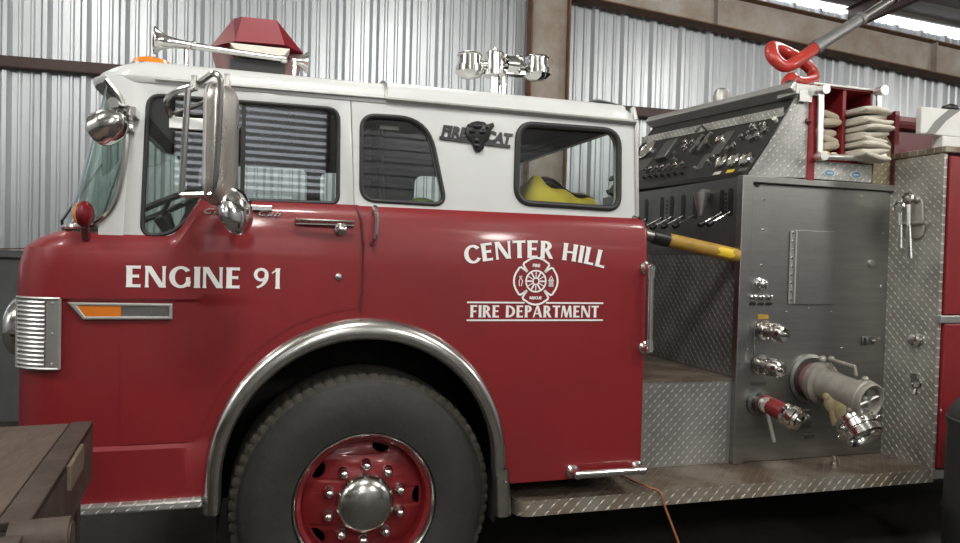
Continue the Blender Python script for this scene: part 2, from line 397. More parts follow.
# column
mb = MB(); ct = rb(2.44)-.004
mb.box(2.062, 2.43, r_n-.006, r_n+.006, FLOOR_Z, ct, 0, fr=B); mb.box(2.428, 2.444, r_n-.09, r_n+.09, FLOOR_Z, ct, 1, fr=B); mb.box(2.049, 2.064, r_n-.09, r_n+.09, FLOOR_Z, ct, 1, fr=B)
mb.box(1.98, 2.52, r_n-.14, r_n+.14, FLOOR_Z, FLOOR_Z+.02, 1, fr=B)
tag(mb.build('steel_column', ['rust_steel', 'rust']), 'wide grey steel column with rusty brown flanges standing against the ribbed wall', 'column')
# girt (long brown channel along the wall)
mb = MB()
mb.box(-6.9, 10.9, WALL_N-.115, WALL_N-.044, 3.083, 3.186, 0, fr=lambda s_, n_, z: B(s_, n_, z-(s_+2.63)*.0098))
tag(mb.build('wall_girt', 'oxide', bevel=.012), 'dark brown steel rail running level along the ribbed wall behind the engine', 'girt')
# sagging wire along the ledge at the far left
mb = MB(); mb.tube([tuple(B(-4+.25*i, WALL_N-.07, 1.535-.03*math.sin(i*.9)**2)) for i in range(9)], .006, 6)
tag(mb.build('wire', 'rust'), 'thin brown wire lying on the wall ledge at the left edge', 'wire')
LAMP_LAB = ['added fill over the far left corner ahead of the engine', 'above the front left of the engine nose', 'above the aisle beside the front wheel', 'above the aisle beside the pump panel', 'above the aisle beside the rear body', 'added fill between wall and engine nose', 'added fill between wall and crew cab', 'added fill between wall and pump house', 'added fill between wall and rear body', 'added fill nearest the front door on the left', 'added fill nearest the front door on the right']
# strip lights on the roof (out of view; wall-side, far-left and front-door ones added for fill)
for k, (s_, n_, f_) in enumerate(LAMP_SPOTS):
    z = roof_z(s_)-.32
    t = thing('ceiling_light', 'white two-tube strip light under the roof, ' + LAMP_LAB[k], 'light', tuple(B(s_, n_, z)), 'strip lights under the roof')
    mb = MB(); mb.box(s_-.65, s_+.65, n_-.09, n_+.09, z+.03, z+.08, fr=B); mb.box(s_-.5, s_-.49, n_-.01, n_+.01, z+.08, roof_z(s_)-.02, fr=B); mb.box(s_+.49, s_+.5, n_-.01, n_+.01, z+.08, roof_z(s_)-.02, fr=B); mb.build('housing', 'fitting', t)
    for q in (-.05, .05):
        mb = MB(); mb.cyl(B(s_-.6, n_+q, z), B(s_+.6, n_+q, z), .018, 8); mb.build('tube', 'lampglow', t)
    tube_light('strip_lamp', s_, n_, z-.30, LAMP_W*f_, (1, .965, .91))

# ================================================================== THE FIRE ENGINE
E_ = thing('fire_engine', 'red and white cab-over fire engine parked along the ribbed metal wall', 'fire engine', (1.0, 1.2, FLOOR_Z))
X0, X1, YW = -.885, 1.690, 2.35
ARX, ARZ, ACX, ACZ = .615, .633, .410, .663
def rr_outline(x0, x1, y0, y1, rf, rr, seg=10, step=.03):
    """rounded rectangle from the rear of the near side round the front; (x, y, nx, ny)"""
    o = []; k = max(2, int((x1-rr-x0-rf)/step))
    for i in range(k+1): o.append((x1-rr+(x0+rf-x1+rr)*i/k, y0, 0, -1))
    for i in range(1, seg): a = PI/2*i/seg; o.append((x0+rf-rf*math.sin(a), y0+rf-rf*math.cos(a), -math.sin(a), -math.cos(a)))
    for i in range(9): o.append((x0, y0+rf+(y1-y0-2*rf)*i/8, -1, 0))
    for i in range(1, seg): a = PI/2*i/seg; o.append((x0+rf-rf*math.cos(a), y1-rf+rf*math.sin(a), -math.cos(a), math.sin(a)))
    for i in range(k+1): o.append((x0+rf+(x1-rr-x0-rf)*i/k, y1, 0, 1))
    for i in range(1, 5): a = PI/2*i/5; o.append((x1-rr+rr*math.sin(a), y1-rr+rr*math.cos(a), math.sin(a), math.cos(a)))
    for i in range(5): o.append((x1, y1-rr-(y1-y0-2*rr)*i/4, 1, 0))
    for i in range(1, 5): a = PI/2*i/5; o.append((x1-rr+rr*math.cos(a), y0+rr-rr*math.sin(a), math.cos(a), -math.sin(a)))
    return o
def hX(x): return .150*ss((x+.345)/.13)
def fade(x): return 1-ss((x+.40)/.45)
# (z, share of the belt rise, inset on the sides, inset at the front)
RINGS = [(.612, 0, 0, 0), (.803, 0, 0, 0), (.818, 0, -1, .010), (.85, 0, -1, .010), (1.0, 0, -1, .010), (1.18, 0, -1, .010), (1.335, 0, -1, .010), (1.355, 0, -1, .010), (1.368, 0, 0, 0), (1.395, 0, 0, 0), (1.480, .15, 0, .004), (1.550, 1, .004, .025), (1.582, 1, .018, .065), (1.606, 1, .042, .12), (1.614, 1, .072, .16), (1.55, 1, .09, .18), (1.40, 0, .095, .19)]
def ring_pt(r, x):
    z, w, i_s, i_f = RINGS[r]; i_s = .010*fade(x) if i_s < 0 else i_s
    z = z+w*hX(x) - (.035*ss((x-.6)/.2) if r == 0 else 0)
    return z, i_s
def side_inset(x, z):
    pts = [ring_pt(r, x) for r in range(len(RINGS)-2)]
    for (z0, i0), (z1, i1) in zip(pts, pts[1:]):
        if z0 <= z <= z1: return i0+(i1-i0)*(z-z0)/max(z1-z0, 1e-6)
    return pts[-1][1] if z > pts[-1][0] else 0
outl = rr_outline(X0, X1, 0, YW, .20, .03)
rows = []
for r in range(len(RINGS)):
    row = []
    for x, y, nx, ny in outl:
        z, i_s = ring_pt(r, x); t = max(0, -nx); i = i_s*(1-t)+RINGS[r][3]*t
        row.append((x-nx*i, y-ny*i, z))
    rows.append(row)
mb = MB(); mb.grid(rows, closed=True); mb.add(rows[0], [list(range(len(outl)))[::-1]]); mb.add(rows[-1], [list(range(len(outl)))])
body = bpy.data.objects.new('tmp_body', mb.data('tmp_body', ['red', 'interior'])); col.objects.link(body)
cutme = MB(); prof = [(ACX-.575, .2)] + [(ACX+.575*math.cos(a), ACZ+.59*math.sin(a)) for a in [PI-PI*i/40 for i in range(41)]] + [(ACX+.575, .2)]
for ya, yb in ((-.2, .62), (YW-.62, YW+.2)): cutme.prism(prof, lambda u, v, d: (u, d, v), ya, yb)
cut = bpy.data.objects.new('tmp_cut', cutme.data('tmp_cut', 'red')); col.objects.link(cut)
md = body.modifiers.new('arch', 'BOOLEAN'); md.operation = 'DIFFERENCE'; md.object = cut; md.solver = 'EXACT'
bpy.context.view_layer.update(); dg = bpy.context.evaluated_depsgraph_get()
bme = bpy.data.meshes.new_from_object(body.evaluated_get(dg)); bme.name = 'cab_body'
bpy.data.objects.remove(body); bpy.data.objects.remove(cut)
for p in bme.polygons: p.use_smooth = True
bme.set_sharp_from_angle(angle=math.radians(27))
cab = link('cab_body', bme, E_); cab['label'] = 'red lower cab body with rounded nose and shoulder'
# ---- front door skin, upper frame and windows
SEAM_L, SEAM_R = -.500, .352
def door_zlow(x):
    q = 1-((x-ACX)/.655)**2
    a = ACZ+.672*math.sqrt(q) if q > 0 else 0
    return max(.822, a)
def skin(x0, x1, nx, zl, zt, off):
    rows = []
    for i in range(nx+1):
        x = x0+(x1-x0)*i/nx; a, b = zl(x), zt(x); zs = [a]+[max(a, min(b, ring_pt(r, x)[0])) for r in range(2, 13)]+[b]; rows.append([(x, side_inset(x, z)-off, z) for z in zs])
    return rows
mb = MB()
top = lambda x: 1.606+hX(x)
rr_ = skin(SEAM_L, .368, 40, door_zlow, top, .0028)
mb.grid(rr_)
back = [[(p[0], p[1]+.008, p[2]) for p in r] for r in rr_]
edge = [rr_[0], back[0]]; mb.grid(edge); mb.grid([rr_[-1], back[-1]]); mb.grid([[r[0] for r in rr_], [r[0] for r in back]])
DW = rpoly([(-.425, 2.132), (-.440, 1.60), (-.335, 1.612), (-.205, 1.750), (.285, 1.758), (.280, 2.138)], [.05, .05, .05, .04, .03, .05])
frame = [(-.474, 2.186), (-.505, 1.56), (SEAM_R-.006, 1.72), (.322, 2.191)]
frame = [(-.474, 2.186), (-.503, 1.56), (-.34, 1.56), (-.20, 1.70), (SEAM_R-.005, 1.72), (.321, 2.192)]
pm = plate(frame, [DW], .045, .004); mb.mesh(pm, 1, fn=side(.0605))
door = mb.build('front_door', ['red', 'white'], E_, angle=27); door['label'] = 'red front door with white window frame and engine number'
def gasket(name, outline, r, y, parent, m='rubber'):
    mb = MB(); mb.tube([(u, y, v) for u, v in outline], r, 8, closed=True, flat=1); return mb.build(name, m, parent)
def pane(outline, y, parent, m='glass'):
    mb = MB(); mb.add([(u, y, v) for u, v in outline], [list(range(len(outline)))]); return mb.build('window_pane', m, parent)
gasket('window_gasket', DW, .009, .042, door); pane(DW, .055, door)
mb = MB(); mb.box(-.092, -.076, .045, .06, 1.74, 2.13); mb.build('window_post', 'rubber', door)
W2 = rpoly([(.372, 2.122), (.378, 1.776), (.733, 1.772), (.648, 2.128)], [.06, .06, .055, .13], 8)
W3 = rpoly([(1.048, 2.140), (1.048, 1.797), (1.545, 1.790), (1.535, 2.145)], [.075, .075, .06, .08], 8)
crew = [(.331, 2.194), (SEAM_R+.004, 1.72), (1.645, 1.72), (1.612, 2.20)]
mb = MB(); mb.mesh(plate(crew, [W2, W3], .045, .004), 0, fn=side(.0605))
crewp = mb.build('crew_panel', 'white', E_); crewp['label'] = 'white upper panel of the crew cab with two windows'
gasket('window_gasket', W2, .010, .040, crewp); pane(W2, .055, crewp)
gasket('window_gasket', W3, .014, .038, crewp); pane(W3, .055, crewp)
AP = [(-.572, 2.19), (-.548, 2.160), (-.521, 2.118), (-.503, 2.075), (-.493, 2.013), (-.494, 1.920), (-.507, 1.808), (-.524, 1.733), (-.547, 1.680), (-.585, 1.638), (-.585, 1.58), (-.507, 1.58), (-.478, 2.188)]
mb = MB(); mb.mesh(plate(AP, [], .045, .003), 0, fn=side(.0605)); mb.build('windshield_pillar', 'white', E_)
# far side of the cab, the same openings
mb = MB()
far = [(-.575, 2.19), (-.50, 2.0), (-.51, 1.8), (-.585, 1.638), (-.585, 1.58), (-.34, 1.58), (-.2, 1.70), (1.645, 1.72), (1.612, 2.20)]
fm = plate(far, [DW, W2, W3], .02, 0); mb.mesh(fm, 0, fn=side(YW-.05)); mb.mesh(fm, 1, fn=side(YW-.075))
farp = mb.build('far_cab_side', ['white', 'interior'], E_)
for w_ in (DW, W2, W3): pane(w_, YW-.06, farp)
# near side lining (dark inside)
mb = MB(); mb.mesh(plate([(-.50, 2.18), (-.50, 1.58), (-.34, 1.58), (-.2, 1.71), (1.63, 1.72), (1.60, 2.19)], [DW, W2, W3], .006, 0), 0, fn=side(.088)); mb.build('cab_lining', 'interior', E_)
# rear wall of cab with its rear window, roof, headliner
mb = MB()
RWIN = rpoly([(.10, 2.225), (.10, 1.70), (2.25, 1.70), (2.25, 2.225)], .06)
rm = plate([(.045, 2.255), (.045, 1.66), (YW-.045, 1.66), (YW-.045, 2.255)], [RWIN], .02)
mb.mesh(rm, 0, fn=lambda p: (1.632-.10*(p[1]-1.75)*.5+p[2], p[0], p[1])); mb.mesh(rm, 1, fn=lambda p: (1.605-.05*(p[1]-1.75)+p[2], p[0], p[1]))
mb.build('cab_rear_wall', ['white', 'interior'], E_)
ROUT = rr_outline(-.640, 1.622, .034, YW-.034, .20, .06, step=.08)
rrings = [(2.176, .03), (2.176, 0), (2.190, -.008), (2.199, -.008), (2.203, 0), (2.222, .002), (2.246, .016), (2.264, .045), (2.275, .09), (2.288, .18)]
mb = MB()
rows = [[(x-nx*i, y-ny*i, z-(.03*max(0, -nx) if z > 2.2 else 0)*1.0+(.008 if x > .47 and z > 2.21 else 0)) for x, y, nx, ny in ROUT] for z, i in rrings]
mb.grid(rows, closed=True); mb.add(rows[-1], [list(range(len(ROUT)))])
inn = [[(x-nx*i, y-ny*i, z) for x, y, nx, ny in ROUT] for z, i in ((2.176, .03), (2.225, .045), (2.258, .08))]
mb.grid(inn, 1, closed=True); mb.add(inn[-1], [list(range(len(ROUT)))[::-1]], 1)
roof = mb.build('cab_roof', ['white', 'interior'], E_)
mb = MB(); mb.tube([(.470, .026, 2.192), (1.612, .026, 2.187)], .010, 6); mb.tube([(-.40, .026, 2.188), (.47, .026, 2.194)], .005, 6); mb.build('drip_rail', 'alu', roof)
mb = MB(); mb.tube([(.468, .03, 2.20), (.468, .034, 2.23), (.468, .055, 2.262), (.468, .12, 2.285), (.468, .4, 2.298)], .007, 6); mb.build('roof_joint', 'alu', roof)
mb = MB(); mb.tube([(1.618, .036, 2.20), (1.640, .040, 1.76)], .011, 8); mb.tube([(1.618, .036, 2.20), (1.615, .06, 2.26)], .011, 8); mb.build('rear_corner_bead', 'alu', crewp)
# windshield: curved glass, chrome trim, header
wb = interp([(-.585, .045, 1.625), (-.690, .10, 1.622), (-.757, .30, 1.622), (-.80, .7, 1.622), (-.815, 1.175, 1.622)], 6)
wt = interp([(-.560, .045, 2.185), (-.580, .10, 2.185), (-.598, .22, 2.185), (-.635, .6, 2.185), (-.65, 1.175, 2.185)], 6)
mir = lambda L_: L_ + [V((p.x, YW-p.y, p.z)) for p in L_[-2::-1]]
wb, wt = mir(wb), mir(wt)
mids = [(.0), .12, .3, .5, .7, .88, 1.]
apx = {0: -.585, .12: -.53, .3: -.507, .5: -.497, .7: -.494, .88: -.515, 1.: -.560}
rows = []
for t in mids:
    row = []
    for k, (a, b) in enumerate(zip(wb, wt)):
        p = a.lerp(b, t); e = math.exp(-min(k, len(wb)-1-k)/3.5); q = apx[t]; base = a.x if k == 0 else 0
        lin = -.585*(1-t)-.560*t; p = V((p.x+(q-lin)*e, p.y, p.z)); row.append(tuple(p))
    rows.append(row)
mb = MB(); mb.grid(rows); wsh = mb.build('windshield', 'glass_green', E_)
trim = [(x, .034, z) for x, z in [(-.600, 2.165), (-.575, 2.160), (-.566, 2.172), (-.545, 2.146), (-.521, 2.112), (-.506, 2.070), (-.497, 2.013), (-.497, 1.920), (-.510, 1.808), (-.527, 1.733), (-.552, 1.682), (-.590, 1.645)]]
trim = interp(trim[2:]+[(-.64, .055, 1.632), (-.70, .095, 1.630), (-.762, .30, 1.630)], 4)
mb = MB(); mb.tube(trim, .0115, 8); mb.build('windshield_trim', 'chrome_worn', wsh)
mb = MB(); mb.box(-.66, -.655, 1.165, 1.185, 1.62, 2.19, fr=lambda x, y, z: (x-.16*(2.19-z)/.57, y, z)); mb.build('centre_strip', 'rubber', wsh)
mb = MB(); mb.tube([(-.80, .45, 1.61), (-.80, .43, 1.66), (-.72, .75, 1.93)], .006, 6); mb.build('wiper', 'black', wsh)
# interior: dash, seats, steering wheel
mb = MB(); mb.box(-.74, -.56, .14, YW-.14, 1.40, 1.63); mb.build('dashboard', 'interior', E_, bevel=.03)
mb = MB(); sw = V((-.45, .55, 1.73)); ax = V((-.45, 0, .9)).normalized(); e1 = V((0, 1, 0)); e2 = ax.cross(e1)
mb.tube([sw+(e1*math.cos(a)+e2*math.sin(a))*.23 for a in [2*PI*i/28 for i in range(28)]], .014, 8, closed=True)
for a in (0, PI*.62, -PI*.62): mb.cyl(sw-ax*.03, sw+(e1*math.sin(a)+e2*math.cos(a))*.225, .010, 6)
mb.lathe([(-.07, .03), (-.01, .04), (.0, .03), (.005, 0)], sw-ax*.03, ax, 12); mb.cyl(sw-ax*.06, sw-ax*.3, .025, 8)
mb.build('steering_wheel', 'black', E_)
def seat(y0, y1, x, zt=1.70):
    mb = MB(); mb.mesh(plate(rpoly([(x-.02, 1.40), (x+.13, 1.40), (x+.16, zt), (x+.05, zt)], .03), [], y1-y0, .02), fn=lambda p: (p[0], (y0+y1)/2-p[2], p[1]), smooth=False); mb.build('seat_back', 'vinyl', E_)
seat(.22, .80, .12); seat(1.55, 2.12, .12); seat(.2, 2.15, 1.30, 1.72); seat(.3, 2.1, .62, 1.74)
mb = MB(); mb.box(1.18, 1.55, .14, 2.2, 1.40, 1.50); mb.build('seat_cushion', 'vinyl', E_, bevel=.03)
mb = MB(); mb.box(.46, .54, .115, .125, 2.085, 2.10); mb.build('interior_lamp', 'cream', E_)
mb = MB(); mb.box(.545, .60, .95, 2.25, 1.4, 2.25); mb.tube([(.62, .93, 1.5), (.58, .93, 2.25)], .018, 8); mb.build('cab_bulkhead', 'interior', E_)
# ---- wheel arch liner and chrome trim
mb = MB(); rows = []
arc = [(ACX-.570, .40)] + [(ACX+.570*math.cos(a), ACZ+.585*math.sin(a)) for a in [PI-PI*i/36 for i in range(37)]] + [(ACX+.570, .40)]
mb.grid([[(u, .012, v) for u, v in arc], [(u, .60, v) for u, v in arc]]); mb.prism(arc, lambda u, v, d: (u, d, v), .60, .61)
mb.build('wheel_well', 'chassis', E_)
mb = MB(); rows = []
ang = [PI+.0-PI*i/48 for i in range(49)]
ring = lambda k, f: [(ACX+(.548+.067*k)*math.cos(a), f, ACZ+(.545+.088*k)*math.sin(a)) for a in ang]
sec = [(0, .01), (.03, -.020), (.15, -.032), (.4, -.036), (.7, -.030), (.9, -.016), (1., .0)]
def leg(x_in, x_out, z_end, ks):
    return [(x_in+(x_out-x_in)*k, f, z_end) for k, f in ks]
for k, f in sec:
    rr_l = ring(k, f); lx = rr_l[0][0]; rx = rr_l[-1][0]
    rows.append([(lx-.004+.006*k, f, .545), (lx, f, .61)] + rr_l + [(rx+.004, f, .62)])
mb.grid(rows); mb.grid([[(p[0], .012, p[2]) for p in rows[0]], rows[0]])
at = mb.build('wheel_arch_trim', 'chrome_worn', E_); at['label'] = 'chrome trim round the front wheel arch'
mb = MB(); rows = []
for k, f in sec: rows.append([(ACX+.556+.072*k, f-.004, .650), (ACX+.560+.075*k, f-.004, .55), (ACX+.565+.075*k, f-.004, .445)])
mb.grid(rows); mb.grid([[(p[0], .012, p[2]) for p in rows[0]], rows[0]]); mb.build('trim_extension', 'chrome_worn', at)
mb = MB(); mb.lathe([(0, .007), (.004, .006), (.006, 0)], (ACX+.595, -.050, .60), (0, -1, 0), 8); mb.build('bolt', 'chrome', at)
# ---- front wheel
WX, WZ, WY = .425, .518, .05
wheel = bpy.data.objects.new('front_wheel', None); col.objects.link(wheel); wheel.location = (WX, WY, WZ); BASE[wheel.name] = V((WX, WY, WZ)); wheel.parent = E_; wheel.matrix_parent_inverse = Matrix.Translation(-base_of(E_)); wheel.empty_display_size = .1
# tyre: lathe about Y, tread lugs notched round the shoulder
n = 288; rows = []
prof = [(.02, .285, 0), (-.012, .300, 0), (-.022, .34, 0), (-.026, .40, 0), (-.020, .455, 0), (-.008, .490, 0), (-.006, .497, 0), (.006, .512, 0), (.012, .522, 1), (.022, .540, 2), (.05, .545, 2), (.15, .546, 0), (.25, .545, 0), (.285, .53, 0), (.30, .45, 0), (.29, .29, 0)]
for d, r, lug in prof:
    row = []
    for j in range(n):
        a = 2*PI*j/n; notch = (j % 4 == 0); rr = r-(.007 if notch and lug == 2 else .003 if notch and lug == 1 else 0); dd = d+(.005 if notch and lug else 0)
        row.append((WX+rr*math.cos(a), WY+dd, WZ+rr*math.sin(a)))
    rows.append(row)
mb = MB(); mb.grid(rows[:8], 0, closed=True); mb.grid(rows[7:11], 1, closed=True, smooth=False); mb.grid(rows[10:], 1, closed=True)
mb.build('tyre', ['tyre', 'tyre_tread'], wheel)
# rim: polished lip, red well, dish with hand holes
mb = MB(); mb.lathe([(.03, .283), (-.012, .296), (-.018, .292), (-.010, .284), (.012, .276)], (WX, WY, WZ), (0, 1, 0), 64); mb.f = mb.f[:-2]; mb.mi = mb.mi[:-2]; mb.sm = mb.sm[:-2]; mb.build('rim_lip', 'chrome_worn', wheel)
mb = MB(); mb.lathe([(.006, .279), (.022, .262), (.07, .254), (.075, .247)], (WX, WY, WZ), (0, 1, 0), 64)
mb.v = mb.v[:]; rimw = mb
mb.f = mb.f[:-2]; mb.mi = mb.mi[:-2]; mb.sm = mb.sm[:-2]
dish = [[], [], [], []]
circ = lambda r, k=72: [(r*math.cos(2*PI*i/k), r*math.sin(2*PI*i/k)) for i in range(k)]
holes = []
for h in range(5):
    a0 = PI/2-.30+2*PI*h/5
    holes.append([(r*math.cos(a0+t), r*math.sin(a0+t)) for r, t in ((.243, -.17), (.244, 0), (.243, .17), (.222, .155), (.210, .08), (.206, 0), (.210, -.08), (.222, -.155))])
dm = plate(circ(.252), holes, .010, .002)
def dishz(p):
    r = math.hypot(p[0], p[1]); d = .035+.035*ss((r-.16)/.08)-.012*ss((.16-r)/.05)
    return (WX+p[0], WY+d-p[2], WZ+p[1])
bmd = bmesh.new(); bmd.from_mesh(dm); bmesh.ops.triangulate(bmd, faces=bmd.faces); bmesh.ops.subdivide_edges(bmd, edges=[e for e in bmd.edges if e.calc_length() > .03], cuts=2, use_grid_fill=True); bmesh.ops.triangulate(bmd, faces=bmd.faces); bmd.to_mesh(dm); bmd.free()
mb.mesh(dm, 0, smooth=True, fn=dishz)
mb.build('rim', 'red', wheel, angle=30)
mb = MB(); mb.lathe([(.09, .25), (.09, 0)], (WX, WY, WZ), (0, 1, 0), 32); mb.build('brake_drum', 'chassis', wheel)
mb = MB(); mb.lathe([(.03, .122), (-.004, .121), (-.018, .116), (-.040, .094), (-.052, .058), (-.056, 0)], (WX, WY, WZ), (0, 1, 0), 36)
hub = mb.build('hub_cap', 'chrome_worn', wheel)
nut = MB(); nut.lathe([(.03, .025), (.004, .025), (-.004, .019), (-.018, .0195), (-.029, .015), (-.035, .008), (-.036, 0)], (0, 0, 0), (0, 1, 0), 14); nutme = nut.data('lug_nut', 'chrome')
for i in range(10):
    a = PI/2+2*PI*i/10-.02; link('lug_nut', nutme, wheel, (WX+.156*math.cos(a), WY+.020, WZ+.156*math.sin(a)))
# far front wheel, axle and chassis
mb = MB(); mb.lathe([(-.0, .29), (.02, .5), (-.05, .545), (-.25, .545), (-.29, .5), (-.28, .2), (-.28, 0)], (WX, YW-.05, WZ), (0, 1, 0), 40); mb.build('far_front_wheel', 'tyre', E_)
mb = MB(); mb.box(-.8, 5.2, .62, .72, .60, .82); mb.box(-.8, 5.2, YW-.72, YW-.62, .60, .82); mb.cyl((WX, .34, WZ), (WX, YW-.34, WZ), .06, 10); mb.box(1.0, 1.6, .62, 1.7, .45, .62); mb.box(2.4, 5.2, .7, 1.7, .35, .60)
mb.build('chassis', 'chassis', E_)
# ---- front: nose grille, headlight bezel, side grille, marker lamp, lower step strip
def corner_pt(x, z, off=0.):
    """point on the rounded near front corner of the nose"""
    if x > X0+.20: return (x, -off+side_inset(x, z), z)
    c = (X0+.20-x)/.20; a = math.asin(min(1, c)); return (X0+.20-(.20+off)*math.sin(a), .20-(.20+off)*math.cos(a), z)
def corner_ang(a, z, off=0.): return (X0+.20-(.20+off)*math.sin(a), .20-(.20+off)*math.cos(a), z)
mb = MB(); a0, a1 = .06, .97; na = 12
for zz0, zz1 in ((1.112, 1.366),):
    o_ = [[corner_ang(a0+(a1-a0)*i/na, z, .003) for i in range(na+1)] for z in (zz0, zz1)]
    mb.grid(o_)
frame_a = [corner_ang(a0+(a1-a0)*i/na, 1.366, .008) for i in range(na+1)]
mb.tube(frame_a, .006, 6); mb.tube([(x, y, 1.112) for x, y, z in frame_a], .006, 6)
for aa in (a0, a1): mb.tube([corner_ang(aa, 1.112, .008), corner_ang(aa, 1.366, .008)], .006, 6)
mb.grid([[corner_ang(a0+.02+.20*i/3, z, .009) for i in range(4)] for z in (1.115, 1.363)])
for z in (1.13, 1.24, 1.35): mb.lathe([(0, .006), (.004, .005), (.005, 0)], corner_ang(a0+.12, z, .009), (0, -1, 0), 8)
sg = mb.build('side_grille', 'alu', E_); sg['label'] = 'chrome louvred side grille on the nose corner'
lv = MB(); path = [corner_ang(a0+.24+(a1-a0-.24)*i/9, 0, 0) for i in range(10)]
rows = []
for dz, off in ((.006, .003), (.004, .010), (-.001, .012), (-.005, .010), (-.006, .003)): rows.append([corner_ang(a0+.24+(a1-a0-.24)*i/9, dz, off) for i in range(10)])
lv.grid(rows); lme = lv.data('louver', 'alu_bright')
for i in range(15): link('louver', lme, sg, (0, 0, 1.127+i*.0161))
mb = MB(); mb.lathe([(.0, .118), (.022, .118), (.045, .108), (.058, .090), (.055, .080), (.035, .076)], (X0, .30, 1.235), (-1, 0, 0), 32); mb.lathe([(.035, .076), (.052, .04), (.056, 0)], (X0, .30, 1.235), (-1, 0, 0), 24, 1)
mb.build('headlight', ['chrome', 'cream'], E_)
mb = MB(); mb.lathe([(.0, .118), (.022, .118), (.045, .108), (.058, .090), (.055, .080), (.035, .076)], (X0, YW-.33, 1.27), (-1, 0, 0), 32); mb.lathe([(.035, .076), (.052, .04), (.056, 0)], (X0, YW-.33, 1.27), (-1, 0, 0), 24, 1); mb.build('headlight', ['chrome', 'cream'], E_)
mb = MB(); mb.box(X0-.02, X0+.02, .55, 1.8, 1.05, 1.45)
for k in range(6): mb.box(X0-.035, X0-.01, .57, 1.78, 1.08+k*.06, 1.10+k*.06)
mb.build('nose_grille', 'chrome_worn', E_)
yk = .010-.002
mo = [(-.668, 1.350), (-.327, 1.347), (-.327, 1.294), (-.622, 1.294)]; mi = [(-.650, 1.345), (-.333, 1.342), (-.333, 1.299), (-.618, 1.299)]
mb = MB(); mb.mesh(plate(mo, [mi], .016, .004), fn=side(yk-.006)); mb.add([(x, yk-.001, z) for x, z in mi], [[0, 1, 2, 3]], 1)
mkl = mb.build('marker_lamp', ['alu', 'steel_dark'], E_); mkl['label'] = 'slim chrome marker lamp with an amber lens'
mb = MB(); mb.mesh(plate([(-.643, 1.341), (-.502, 1.340), (-.502, 1.303), (-.613, 1.303)], [], .010, .003), fn=side(yk-.006)); mb.build('amber_lens', 'amber_dull', mkl)
mb = MB(); mb.mesh(plate([(-.498, 1.340), (-.340, 1.339), (-.340, 1.303), (-.498, 1.303)], [], .006, .002), fn=side(yk-.003))
for k in range(5): mb.box(-.402+k*.011, -.396+k*.011, yk-.009, yk-.005, 1.312, 1.328)
mb.build('badge_plate', 'steel_dark', mkl)
mb = MB(); mb.box(-.66, -.205, -.035, .02, .578, .612); mb.build('lower_step_strip', 'tread_bright', E_, bevel=.008)
# ---- lettering: strokes drawn with flared stems
SW, TW = .225, .135
def stem(x, w=SW, y0=0., y1=1., f=.022): return [(x-f, y0), (x+w+f, y0), (x+w, y0+.13), (x+w, y1-.13), (x+w+f, y1), (x-f, y1), (x, y1-.13), (x, y0+.13)]
def bar(x0, x1, y, t=TW, f=.02): return [(x0, y), (x1-.06, y), (x1, y-f), (x1, y+t+f), (x1-.06, y+t), (x0, y+t)]
def arcs(cx, cy, a, b, t0, t1, sw=SW, tw=TW, k=22):
    q = []
    for i in range(k):
        u, v = t0+(t1-t0)*i/k, t0+(t1-t0)*(i+1)/k
        q.append([(cx+a*math.cos(u), cy+b*math.sin(u)), (cx+a*math.cos(v), cy+b*math.sin(v)), (cx+(a-sw)*math.cos(v), cy+(b-tw)*math.sin(v)), (cx+(a-sw)*math.cos(u), cy+(b-tw)*math.sin(u))])
    return q
def slab(x0, y0, x1, y1, w): return [(x0, y0), (x0+w, y0), (x1+w, y1), (x1, y1)]
def glyph(c):
    if c == 'E': return .62, [stem(.02), bar(.1, .56, 0), bar(.1, .50, .45), bar(.1, .56, 1-TW)]
    if c == 'F': return .58, [stem(.02), bar(.1, .50, .43), bar(.1, .56, 1-TW)]
    if c == 'L': return .56, [stem(.02), bar(.1, .55, 0)]
    if c == 'I': return .26, [stem(.03)]
    if c == 'H': return .80, [stem(.02), stem(.56), [(.1, .45), (.65, .45), (.65, .56), (.1, .56)]]
    if c == 'T': return .66, [stem(.23), bar(.30, .66, 1-TW), [(1-x-.34, y) for x, y in bar(.36, .66, 1-TW)]]
    if c == 'N': return .84, [stem(.02, .12), stem(.68, .12), slab(.56, 0, .0, 1, .24)]
    if c == 'M': return 1.0, [slab(.0, 0, .10, 1, .11), slab(.38, 0, .10, 1, .22), slab(.40, 0, .70, 1, .13), slab(.78, 0, .68, 1, .20)]
    if c == 'A': return .82, [slab(.0, 0, .30, 1, .12), slab(.60, 0, .28, 1, .22), [(.17, .27), (.62, .27), (.60, .37), (.2, .37)]]
    if c == 'D': return .82, [stem(.02)] + arcs(.20, .5, .60, .5, -PI/2, PI/2) + [[(.1, 0), (.21, 0), (.21, TW), (.1, TW)], [(.1, 1-TW), (.21, 1-TW), (.21, 1), (.1, 1)]]
    if c in 'PR':
        g = [stem(.02)] + arcs(.26, .715, .34, .285, -PI/2, PI/2) + [[(.1, .43), (.27, .43), (.27, .43+TW), (.1, .43+TW)], [(.1, 1-TW), (.27, 1-TW), (.27, 1), (.1, 1)]]
        if c == 'R': g.append(slab(.50, 0, .24, .46, .23))
        return (.72 if c == 'R' else .62), g
    if c == 'C': return .80, arcs(.46, .5, .46, .52, .62, 2*PI-.62)
    if c == 'G': return .86, arcs(.46, .5, .46, .52, .66, 2*PI-.45) + [stem(.66, .17, 0.06, .50, .0)]
    if c == '9': return .66, arcs(.31, .68, .31, .33, 0, 2*PI, .15) + arcs(.02, .62, .60, .62, -1.35, .15, .17, .09)
    if c == '1': return .44, [stem(.16, .17), [(.0, .80), (.16, .93), (.2, 1), (.2, .88), (.0, .72)]]
    return .32, []
